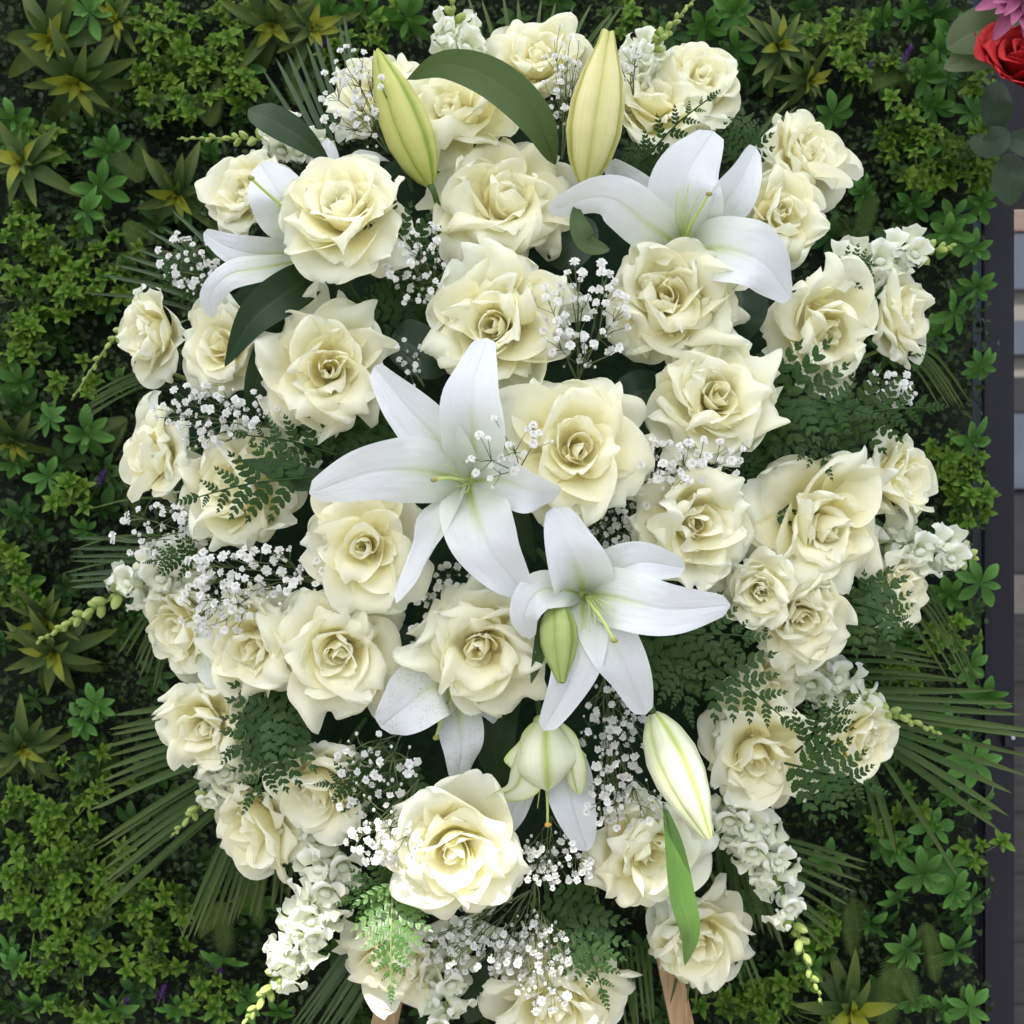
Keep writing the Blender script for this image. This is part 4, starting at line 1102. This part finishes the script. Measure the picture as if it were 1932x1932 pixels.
# ------------------------------------------------------------------ palm leaves
def palm(label, leaves, mat='palm', w=17, name='palm_leaf', rach=None, cat='palm leaf', group='palm leaves fanning out behind the flowers'):
    """leaves: list of ((px,py,y) base, (px,py,y) tip, sag)"""
    c = P(*leaves[0][0])
    root = thing(name, label, cat, c, None, group)
    rs = random.Random(int(leaves[0][1][0] + leaves[0][1][1]))
    for q in leaves:
        A, B = P(*q[0]), P(*q[1])
        sag = q[2] if len(q) > 2 else 0.0
        m = (A + B) / 2 + np.array([0, -.006, 0.5 * sag * np.linalg.norm(B - A)])
        path = catmull([A, m, B], 13); t = np.linspace(0, 1, 13)
        sh = np.clip((t + .06) ** .35 * (1 - t) ** .55 * 1.32, .03, 1); sh[-1] = .02
        ww = .74 * SZ(q[3] if len(q) > 3 else w, q[0][2]) / 2 * rs.uniform(.85, 1.15)
        G = ribbon(path, ww * sh, 5, (0, -1, 0), .45, 0, rs.uniform(-.5, .5))
        obj('leaflet', grid_mesh('leaflet', G - c, M[mat]), root)
    pts = rach or [leaves[0][0], ((leaves[0][0][0] + 960) / 2, (leaves[0][0][1] + 960) / 2, .19)]
    b = MB(); b.tube(catmull([P(*q) for q in pts], 9) - c, .0022, .0018, 6); obj('rachis', b.mesh('rachis', M['snapstem']), root)

def fan(a0, b0, a1, b1, n, sag=0.0, w=17, jit=8, seed=0):
    n = int(n * 1.3 + .5); rs = random.Random(seed + n)
    out = []
    for i in range(n):
        f = i / max(1, n - 1)
        l = lambda p, q: tuple(p[k] * (1 - f) + q[k] * f for k in range(3))
        A, B = l(a0, a1), l(b0, b1)
        out.append((A, (B[0] + rs.uniform(-jit, jit), B[1] + rs.uniform(-jit, jit), B[2] + rs.uniform(-.008, .008)), sag, w))
    return out
palm('dark palm leaf fanning up at the upper left, behind baby\'s breath', fan((600, 290, .19), (495, 130, .2), (690, 260, .2), (655, 30, .2), 7, 0, 19), 'palmgrey')
palm('thin palm leaf fanning left at the upper left edge', fan((420, 600, .19), (160, 545, .2), (440, 520, .19), (330, 400, .22), 6, .08, 17), 'palmgrey')
palm('palm leaf fanning up at the top edge centre', fan((930, 140, .2), (880, -10, .22), (1100, 120, .2), (1180, 20, .22), 8, .02, 15))
palm('thin palm leaf spreading right at the upper right', fan((1380, 330, .2), (1490, 190, .22), (1400, 360, .2), (1560, 330, .23), 7, .1, 15))
palm('thin palm leaf drooping down left at the left edge, upper', fan((290, 690, .17), (165, 745, .2), (300, 720, .17), (165, 790, .2), 6, .04, 10))
palm('grey-green palm leaf pointing left above the white snapdragon', fan((330, 1025, .16), (140, 1020, .2), (340, 1100, .16), (130, 1110, .2), 5, .03, 19), 'palmgrey', )
palm('drooping palm tips at the left edge, mid height', [((310, 1010, .17), (130, 1040, .2), .12, 9), ((300, 1060, .17), (118, 1082, .2), .1, 9), ((300, 1100, .17), (150, 1160, .2), .12, 9), ((330, 900, .18), (255, 1000, .2), .2, 8), ((340, 940, .18), (170, 960, .2), .1, 9)])
palm('palm leaf drooping below the left snapdragon', fan((310, 1120, .17), (225, 1230, .2), (340, 1150, .17), (300, 1310, .2), 6, .08, 14))
palm('broad palm leaf fanning out at the lower left', fan((430, 1330, .16), (215, 1350, .2), (440, 1420, .17), (170, 1540, .2), 8, .05, 22) + fan((440, 1430, .17), (180, 1590, .2), (450, 1500, .18), (205, 1720, .21), 6, .03, 22))
palm('palm leaf hanging down at the lower left', fan((440, 1540, .18), (340, 1780, .2), (560, 1560, .2), (550, 1700, .22), 12, 0, 17))
palm('palm leaf with stiff tips reaching right past the post', fan((1600, 1300, .15), (1880, 1298, .18), (1620, 1340, .15), (1990, 1400, .16), 4, .0, 24) + fan((1630, 1350, .15), (1950, 1425, .17), (1650, 1390, .16), (1885, 1570, .18), 4, .0, 24) + [((1660, 1420, .16), (1808, 1655, .18), 0, 22), ((1640, 1440, .17), (1690, 1610, .19), 0, 24), ((1620, 1430, .17), (1668, 1600, .19), 0, 20)])
palm('palm leaf behind the lower right snapdragon, pointing down right', fan((1440, 1570, .17), (1640, 1630, .2), (1450, 1680, .17), (1560, 1790, .2), 7, .03, 17) + fan((1420, 1620, .18), (1480, 1800, .2), (1350, 1560, .18), (1370, 1720, .2), 7, 0, 18))
palm('palm leaf hanging below the rose above the right easel leg', fan((1380, 1720, .18), (1440, 1870, .2), (1300, 1730, .19), (1270, 1900, .21), 7, 0, 15))
palm('drooping thin palm leaf at the right edge, upper', fan((1660, 660, .16), (1780, 780, .2), (1690, 640, .16), (1835, 760, .2), 7, .28, 11))
palm('thin arching palm leaf right of the lower right roses', fan((1640, 1120, .16), (1800, 1300, .19), (1690, 1040, .16), (1850, 1290, .2), 8, .2, 10))
palm('palm leaf fanning right above the stiff-tipped palm leaf', fan((1560, 1210, .16), (1760, 1235, .19), (1580, 1280, .16), (1830, 1290, .19), 4, .05, 17))
palm('grey palm leaf in the shade below the lower left snapdragon', fan((700, 1720, .18), (545, 1940, .21), (740, 1790, .2), (640, 1960, .22), 8, 0, 16), 'palmgrey')
palm('palm leaf drooping at the bottom, right of the bottom rose', fan((1150, 1800, .18), (1170, 1960, .2), (1220, 1780, .18), (1240, 1930, .2), 6, 0, 13))

# ------------------------------------------------------------------ snapdragons
def floret_mesh(seed, mat):
    """two-lipped flower: short tube, two upper and three lower rounded ruffled lobes, puffed palate; local Z outwards, Y up"""
    r = np.random.default_rng(seed); b = MB()
    G = np.zeros((4, 11, 3))
    for i in range(4):
        for j in range(11):
            a = 2 * math.pi * j / 10; rr = (.13, .20, .22, .25)[i]
            G[i, j] = (rr * math.cos(a), rr * math.sin(a), .2 * i)
    b.grid(G)
    n = 7
    for ang, w, pr in ((62, .60, 0), (118, .60, 0), (-90, .46, 1), (-28, .50, 1), (-152, .50, 1)):
        a = math.radians(ang + r.uniform(-8, 8)); e = np.array([math.cos(a), math.sin(a), 0]); z = np.array([0, 0, 1.0])
        prof = (((.16, .42), (.30, .72), (.48, .90), (.62, .84)), ((.16, .42), (.32, .66), (.52, .64), (.60, .42)))[pr]
        k = r.uniform(.9, 1.15)
        path = catmull([e * p * k + z * q for p, q in prof], n)
        sh = np.array([.5, .72, .92, 1.0, .98, .80, .34]) * w / 2
        hint = np.cross(np.cross(path[-1] - path[0], z), path[-1] - path[0]) + 1e-4
        b.grid(ribbon(path, sh, 7, (z * .6 - e * .8), 0, .22, 0, .22, 1.6, r.uniform(0, 6)))
    Q = np.zeros((6, 9, 3))
    for i in range(6):
        ph = math.pi * i / 5
        for j in range(9):
            an = 2 * math.pi * j / 8
            Q[i, j] = (.21 * math.sin(ph) * math.cos(an), -.06 + .14 * math.sin(ph) * math.sin(an), .60 + .13 * math.cos(ph))
    b.add(Q.reshape(-1, 3), grid_faces(6, 9), [(.5, .62)] * 54)
    return b.mesh('floret', mat)
def budlet_mesh(mat):
    G = np.zeros((8, 9, 3))
    for i in range(8):
        s = i / 7; rad = np.interp(s, [0, .1, .35, .7, .9, 1], [.12, .26, .36, .33, .2, .03])
        for j in range(9):
            a = 2 * math.pi * j / 8
            G[i, j] = (rad * math.cos(a) * (1 + .08 * math.cos(2 * a)), rad * math.sin(a), s)
    b = MB(); b.grid(G); return b.mesh('bud', mat)
FLO = [floret_mesh(s, M['snap']) for s in range(4)]
BUDL = budlet_mesh(M['snapbud'])
def snapdragon(label, pts, nf, nb, size=46, seed=0, fl_end=.62):
    rs = random.Random(seed + nf)
    path = catmull([P(*q) for q in pts], 40); c = path[0].copy()
    root = thing('snapdragon', label, 'snapdragon', c, None, 'white snapdragon spikes in the spray')
    T = np.gradient(path, axis=0); yv = np.mean([q[2] for q in pts])
    b = MB(); b.tube(path[::3] - c, .0024, .0010, 6); obj('stem', b.mesh('stem', M['snapstem']), root)
    def ring(f, an):
        i = min(39, int(f * 39)); t = unit(T[i]); s = unit(np.cross(t, (0, -1, 0))); n = np.cross(s, t)
        return path[i] - c, t, math.cos(an) * s + math.sin(an) * n
    for k in range(nf):
        f = fl_end * (k + rs.random() * .5) / nf
        p, t, o = ring(f, k * 2.4 + rs.uniform(-.3, .3))
        sc = SZ(size, yv) * (1.2 - .32 * k / max(1, nf))
        d = unit(o * 1.0 + t * rs.uniform(.15, .6) + np.array([0, -.25, -.1]))
        q = Vector(d).to_track_quat('Z', 'Y') @ Quaternion((0, 0, 1), rs.uniform(-.5, .5))
        obj('floret', rs.choice(FLO), root, Matrix.Translation(Vector(p + o * .002)) @ q.to_matrix().to_4x4() @ Matrix.Diagonal((sc, sc, sc, 1)), (.6, rs.random(), 0, 1))
    for k in range(nb):
        g = (k + .3) / nb; f = fl_end + (1 - fl_end) * g
        p, t, o = ring(min(.995, f), k * 2.4)
        sc = SZ(size, yv) * (.60 - .40 * g)
        d = unit(o * (1 - .6 * g) + t * (.5 + .8 * g))
        q = Vector(d).to_track_quat('Z', 'Y')
        obj('bud', BUDL, root, Matrix.Translation(Vector(p)) @ q.to_matrix().to_4x4() @ Matrix.Diagonal((sc * .85, sc * .85, sc, 1)))
for q in [
 ('white snapdragon standing up at the top edge', [(872, 130, .13), (860, 60, .13), (848, -20, .13)], 11, 6, 48),
 ('green-budded snapdragon leaning right at the top edge', [(1215, 110, .14), (1260, 55, .14), (1318, -10, .15)], 3, 16, 40, 0, .18),
 ('budded snapdragon pointing left at the upper left', [(560, 275, .13), (470, 262, .13), (335, 262, .14)], 5, 14, 42, 0, .38),
 ('snapdragon buds drooping left at the left edge, upper', [(290, 590, .14), (215, 640, .14), (135, 755, .16)], 2, 14, 40, 0, .2),
 ('white snapdragon pointing right at the upper right edge', [(1570, 530, .13), (1680, 490, .13), (1805, 462, .15)], 13, 7, 52, 0, .72),
 ('white snapdragon pointing left at the left edge, lower', [(390, 1050, .11), (230, 1120, .12), (68, 1212, .14)], 14, 18, 56, 0, .5),
 ('white snapdragon lying horizontally at the right edge', [(1640, 1020, .12), (1730, 1040, .12), (1845, 1052, .13)], 13, 4, 54, 0, .85),
 ('white snapdragon pointing down right at the lower right', [(1500, 1250, .12), (1610, 1310, .12), (1775, 1385, .14)], 11, 20, 54, 0, .5),
 ('long white snapdragon hanging down at the lower right', [(1360, 1500, .10), (1455, 1640, .10), (1552, 1895, .12)], 22, 14, 52, 0, .70),
 ('long white snapdragon hanging down at the lower left', [(640, 1600, .09), (560, 1790, .08), (450, 1945, .09)], 23, 14, 54, 0, .64),
 ('snapdragon with green buds beside the lower left palm leaf', [(470, 1420, .12), (395, 1500, .12), (322, 1580, .14)], 7, 11, 46, 0, .5),
 ('white snapdragon pointing down at the bottom edge', [(850, 1740, .13), (845, 1840, .12), (838, 1960, .12)], 12, 3, 52, 0, .9),
 ('shaded white snapdragon in the dark gap low in the centre', [(905, 1650, .10), (900, 1720, .11), (895, 1790, .12)], 6, 1, 50, 0, .95),
 ('pale snapdragon florets behind the upper left lily', [(600, 300, .12), (560, 260, .12), (510, 225, .13)], 5, 2, 40, 0, .9),
 ('white snapdragon between the top roses, right of the tall bud', [(1190, 150, .13), (1205, 110, .13), (1225, 70, .14)], 5, 4, 38, 0, .7),
 ('shaded white snapdragon below the low right rose', [(1080, 1730, .13), (1085, 1790, .13), (1090, 1850, .13)], 5, 1, 46, 0, .95),
]:
    snapdragon(*q)

# ------------------------------------------------------------------ baby's breath
def blossom_mesh(seed):
    r = np.random.default_rng(seed); b = MB()
    for ring, (cnt, el, L) in enumerate(((7, .05, 1.0), (7, .6, .85), (6, 1.0, .65), (3, 1.4, .5))):
        for k in range(cnt):
            az = 2 * math.pi * (k + r.uniform(-.25, .25)) / cnt + ring * .4
            e = el + r.uniform(-.2, .2); l = .5 * L * r.uniform(.85, 1.15)
            d = np.array([math.cos(az) * math.cos(e), math.sin(az) * math.cos(e), math.sin(e)]); s = unit(np.cross(d, (0, 0, 1.0)) + 1e-4) * l * .36
            n = np.cross(s, d) * .4
            b.add([d * l * .1, d * l * .65 + s + n * .5, d * l + s * .5 - n, d * l - s * .5 - n, d * l * .65 - s + n * .5], [(0, 1, 2, 3, 4)], [(.5, 0), (1, .6), (.8, 1), (.2, 1), (0, .6)])
    for k in range(5):
        a = 2 * math.pi * k / 5; b.add([(0, 0, -.28), (.16 * math.cos(a), .16 * math.sin(a), .02), (.16 * math.cos(a + 1.2566), .16 * math.sin(a + 1.2566), .02)], [(0, 1, 2)], [(.5, 0)] * 3)
    return b.mesh('blossom', M['gyp'])
BLO = [blossom_mesh(s) for s in range(4)]
def budball():
    G = np.zeros((5, 7, 3))
    for i in range(5):
        ph = math.pi * i / 4
        for j in range(7):
            an = 2 * math.pi * j / 6
            G[i, j] = (.5 * math.sin(ph) * math.cos(an), .5 * math.sin(ph) * math.sin(an), .5 * math.cos(ph))
    b = MB(); b.grid(G); return b.mesh('bud', M['gyp'])
BBALL = budball()
def gyp(label, root_px, cx, cy, rx, ry, n, y, s=21, nb=None, seed=0, thick=.03):
    s = s * .86; rx *= 1.08; ry *= 1.08
    rs = random.Random(int(cx * 7 + cy) + seed)
    A = P(*root_px)
    t = thing('baby_breath_sprig', label, "baby's breath", A, None, 'sprigs of baby\'s breath in the spray')
    pts = []
    tries = 0
    while len(pts) < n and tries < 5000:
        tries += 1
        a = rs.uniform(0, 6.283); r = math.sqrt(rs.random())
        q = (cx + rx * r * math.cos(a), cy + ry * r * math.sin(a), y + rs.uniform(-thick, thick * .6))
        if all((q[0] - w[0]) ** 2 + (q[1] - w[1]) ** 2 > (s * .62) ** 2 for w in pts) or rs.random() < .12: pts.append(q)
    W = [P(*q) for q in pts]
    # three orders of forking stems
    k1 = max(2, n // 9); k2 = max(3, n // 3)
    c2 = [W[rs.randrange(n)] for _ in range(k2)]
    own2 = [min(range(k2), key=lambda j: np.sum((w - c2[j]) ** 2)) for w in W]
    n2 = []
    for j in range(k2):
        m = [W[i] for i in range(n) if own2[i] == j]
        g = np.mean(m, axis=0) if m else c2[j]
        n2.append(g + (A - g) * .20 + np.array([rs.uniform(-.004, .004), .006, rs.uniform(-.004, .004)]))
    c1 = [n2[rs.randrange(k2)] for _ in range(k1)]
    own1 = [min(range(k1), key=lambda j: np.sum((w - c1[j]) ** 2)) for w in n2]
    n1 = []
    for j in range(k1):
        m = [n2[i] for i in range(k2) if own1[i] == j]
        g = np.mean(m, axis=0) if m else c1[j]
        n1.append(g + (A - g) * .45 + np.array([0, .006, 0]))
    b = MB()
    def lk(p, q, r0, r1, k=4):
        j = np.array([rs.uniform(-1, 1), rs.uniform(-1, 1), rs.uniform(-1, 1)]) * np.linalg.norm(q - p) * .07
        b.tube([p - A, (p + q) / 2 + j - A, q - A], r0, r1, k)
    for q in n1: lk(A, q, .0010, .0007)
    for i, q in enumerate(n2): lk(n1[own1[i]], q, .0007, .0005)
    for i, w in enumerate(W): lk(n2[own2[i]], w, .0005, .00035, 3)
    # bare side twigs with unopened buds
    buds = []
    for i in range(nb if nb is not None else int(n * .7)):
        j = rs.randrange(k2); o = n2[j] + np.array([rs.gauss(0, 1), rs.gauss(0, .6), rs.gauss(0, 1)]) * SZ(17)
        lk(n2[j], o, .0004, .0003, 3); buds.append(o)
    obj('stem', b.mesh('stem', M['gypstem']), t)
    for i, w in enumerate(W):
        sc = SZ(s, y) * rs.uniform(.62, 1.12)
        d = Vector(unit(unit(w - n2[own2[i]]) + np.array([0, -.9, .1])))
        q = d.to_track_quat('Z', 'Y') @ Quaternion((0, 0, 1), rs.uniform(0, 6))
        obj('blossom', rs.choice(BLO), t, Matrix.Translation(Vector(w - A)) @ q.to_matrix().to_4x4() @ Matrix.Diagonal((sc, sc, sc, 1)), (.5, rs.random(), 0, 1))
    for o in buds:
        sc = SZ(rs.uniform(4.5, 8), y); obj('bud', BBALL, t, Matrix.Translation(Vector(o - A)) @ Matrix.Diagonal((sc, sc, sc * 1.2, 1)), (.2, 1, 0, 1))
for q in [
 ('baby\'s breath veiling the rose at the upper left', (735, 290, .05), 668, 180, 62, 90, 44, .03, 20),
 ('baby\'s breath in front of the topmost rose', (1060, 300, .06), 1058, 140, 48, 90, 34, .05, 17),
 ('small baby\'s breath tuft right of the tall pale bud', (1195, 180, .09), 1190, 105, 28, 26, 12, .07, 17),
 ('baby\'s breath below the fern tip at the upper left rose', (830, 600, .03), 785, 495, 56, 78, 40, .0, 21),
 ('baby\'s breath between the two large upper roses', (1090, 720, .02), 1100, 585, 90, 95, 58, -.02, 23),
 ('baby\'s breath tuft at the left edge above the rose', (420, 540, .08), 350, 490, 55, 48, 26, .06, 20),
 ('baby\'s breath above the left edge rose, dense', (500, 800, .05), 375, 785, 85, 58, 52, .03, 20),
 ('baby\'s breath trailing right over the left rose', (520, 850, .05), 500, 770, 40, 45, 12, .03, 20),
 ('small baby\'s breath sprig over the heart of the central lily', (1000, 905, -.05), 958, 850, 66, 78, 17, -.105, 22),
 ('tiny baby\'s breath tuft left of the central rose', (800, 730, .02), 772, 672, 24, 34, 9, .01, 17),
 ('baby\'s breath band above the right hand centre rose', (1240, 960, .02), 1285, 868, 125, 42, 46, -.02, 23),
 ('dense baby\'s breath right of the central rose', (1190, 1000, .03), 1205, 905, 45, 55, 30, .0, 22),
 ('baby\'s breath in the gap above the lower lily', (1150, 1080, .03), 1145, 1000, 52, 52, 36, .005, 20),
 ('baby\'s breath at the left edge above the white snapdragon', (420, 1010, .06), 300, 1005, 85, 55, 44, .05, 18),
 ('baby\'s breath band under the large left rose', (600, 1100, .04), 470, 1078, 140, 42, 48, .0, 23),
 ('baby\'s breath over the veiled lower left rose', (480, 1120, .04), 405, 1145, 65, 55, 30, .0, 22),
 ('baby\'s breath below the lower left petal of the central lily', (870, 1170, .04), 838, 1115, 62, 52, 34, .015, 20),
 ('thin baby\'s breath in the gap left of the lower central rose', (800, 1280, .05), 788, 1215, 20, 40, 10, .02, 18),
 ('baby\'s breath in the dark gap right of the nodding lily', (1140, 1280, .04), 1160, 1400, 62, 100, 50, .015, 22),
 ('dense baby\'s breath above the low right rose', (1160, 1420, .04), 1180, 1520, 72, 42, 38, .01, 19),
 ('airy baby\'s breath falling from the ferns at lower left', (770, 1370, .03), 715, 1470, 82, 90, 28, .0, 22),
 ('bright sunlit baby\'s breath left of the sunlit rose', (790, 1470, .01), 725, 1590, 68, 42, 38, -.025, 22),
 ('baby\'s breath between the sunlit rose and the low right rose', (1040, 1540, .05), 1050, 1625, 68, 48, 48, .02, 19),
 ('baby\'s breath hanging in the shade at the bottom centre, left half', (1000, 1680, .07), 885, 1790, 82, 50, 54, .06, 19),
 ('baby\'s breath hanging in the shade at the bottom centre, right half', (1010, 1660, .07), 1000, 1800, 75, 55, 50, .06, 19),
 ('sunlit baby\'s breath tips just above the bottom rose', (1010, 1760, .06), 1020, 1885, 50, 22, 12, .035, 20),
 ('baby\'s breath at the right edge above the ferns', (1640, 770, .1), 1680, 728, 55, 28, 22, .08, 18),
 ('small baby\'s breath tuft beside the rose under the fern, right edge', (1650, 800, .1), 1700, 745, 32, 22, 8, .07, 18),
]:
    gyp(*q)

# ------------------------------------------------------------------ foam cage and easel that carry the spray
fo = thing('floral_foam_cage', 'dark green floral foam block hidden behind the flowers', 'floral foam', (0, .235, Z0))
nv, nu = 14, 33
G = np.zeros((nv, nu, 3))
for i in range(nv):
    f = i / (nv - 1)
    rr = .385 * math.sin(math.pi / 2 * min(1, f * 1.25)) if f < .8 else .385 * (1 - (f - .8) * .6)
    for j in range(nu):
        a = 2 * math.pi * j / (nu - 1)
        k = 1 + .05 * math.sin(5 * a) + .03 * math.sin(11 * a + f * 9)
        G[i, j] = (rr * k * math.cos(a), -.12 * math.cos(math.pi / 2 * min(1, f * 1.25)) ** .7 + max(0, f - .8) * .2, rr * k * 1.13 * math.sin(a))
obj('foam', grid_mesh('foam', G, M['foam']), fo)

es = thing('wooden_easel', 'light pine easel, its legs showing below the flowers', 'easel', (0, .32, 0))
def leg(name, a, bb, w, d):
    a, bb = np.asarray(a, float), np.asarray(bb, float); ax = unit(bb - a); s = unit(np.cross(ax, (0, 1, 0))); n = np.cross(ax, s)
    V = [];
    for p in (a, bb):
        for (i, j) in ((-1, -1), (-.86, -1), (.86, -1), (1, -.86), (1, 1), (-1, 1), (-1, -.86)):
            V.append(p + s * i * w + n * j * d)
    k = 7
    F = [(i, (i + 1) % k, k + (i + 1) % k, k + i) for i in range(k)] + [tuple(range(k))[::-1], tuple(range(k, 2 * k))]
    b = MB(); b.add(V, F); obj(name, b.mesh(name, M['wood'], False), es)
ydl = .27
def lp(px, py): return P(px, py, ydl) - np.array([0, .32, 0])
pa, pb = lp(1005, 640), lp(716, 1960); dz = (pb - pa) / (pb[2] - pa[2])
leg('leg', pa, pa + dz * (0.0 - pa[2]), .0135, .010)
pa, pb = lp(1015, 640), lp(1292, 1960); dz = (pb - pa) / (pb[2] - pa[2])
leg('leg', pa, pa + dz * (0.0 - pa[2]), .0135, .010)
leg('rear_leg', lp(1010, 640) + np.array([0, .03, 0]), (-0.30, .03, 0), .0135, .010)
leg('crossbar', lp(800, 1500) + np.array([0, .03, 0]), lp(1210, 1500) + np.array([0, .03, 0]), .012, .008)

# ------------------------------------------------------------------ the other arrangement at the top right
yb = .27
c = P(1920, 142, yb)
rr_ = thing('red_rose', 'red artificial rose at the top right edge', 'rose', c, Vector((-.05, -.85, .5)).normalized().to_track_quat('Z', 'Y'))
build_rose(rr_, SZ(176, yb) / 2, 77, .66, M['red'], 18, rfk=.35)
yb -= .03; c = P(1922, 0, yb)
ch = thing('mauve_chrysanthemum', 'mauve chrysanthemum above the red rose, top right corner', 'flower', c, Vector((-.05, -1, .15)).normalized().to_track_quat('Z', 'Y'))
mp_ = [xleaf('petal', 1, .30 + .04 * i, M['mauve'], 8, 5, (.05, .3, .5)[i], .0, 'ob', 0, .1, .5) for i in range(3)]
for k in range(46):
    f = k / 46
    obj('petal', mp_[k % 3], ch, place(k * 2.4, 1.35 - 1.45 * f ** .8, SZ(34 + 52 * f, yb), (0, 0, .012 * (1 - f))), (f, random.Random(k).random(), 0, 1))
yb = .285
def broad(label, pts, w, mat, roll=0):
    blade('artificial_leaf', label, 'leaf', pts, w, mat, (roll, roll), .12, prof='oval', wave=.06, group='cloth leaves of the arrangement at the top right', nu=13, n=25)
broad('pale grey-green serrated leaf left of the mauve flower', [(1945, 60, yb + .01), (1890, 50, yb - .008), (1830, 65, yb - .004), (1786, 92, yb + .01)], 92, 'paleleaf')
broad('pale grey-green leaf below, left of the red rose', [(1930, 85, yb + .03), (1880, 95, yb + .015), (1830, 108, yb + .015), (1780, 130, yb + .02)], 62, 'paleleaf')
broad('dark cloth leaf hanging straight below the red rose', [(1890, 155, yb + .02), (1880, 190, yb + .005), (1882, 225, yb + .005), (1892, 258, yb + .02)], 62, 'darkleaf')
broad('dark cloth leaf pointing left below the red rose', [(1905, 250, yb + .01), (1880, 265, yb), (1855, 268, yb + .004), (1838, 255, yb + .02)], 58, 'darkleaf', .2)
broad('dark cloth leaf cut by the right edge, below the red rose', [(1900, 255, yb + .02), (1925, 265, yb + .01), (1950, 275, yb + .01), (1975, 280, yb + .02)], 66, 'darkleaf', .2)
broad('lowest dark cloth leaf hanging in front of the post', [(1915, 290, yb + .03), (1908, 325, yb + .015), (1904, 355, yb + .015), (1908, 388, yb + .02)], 72, 'darkleaf')
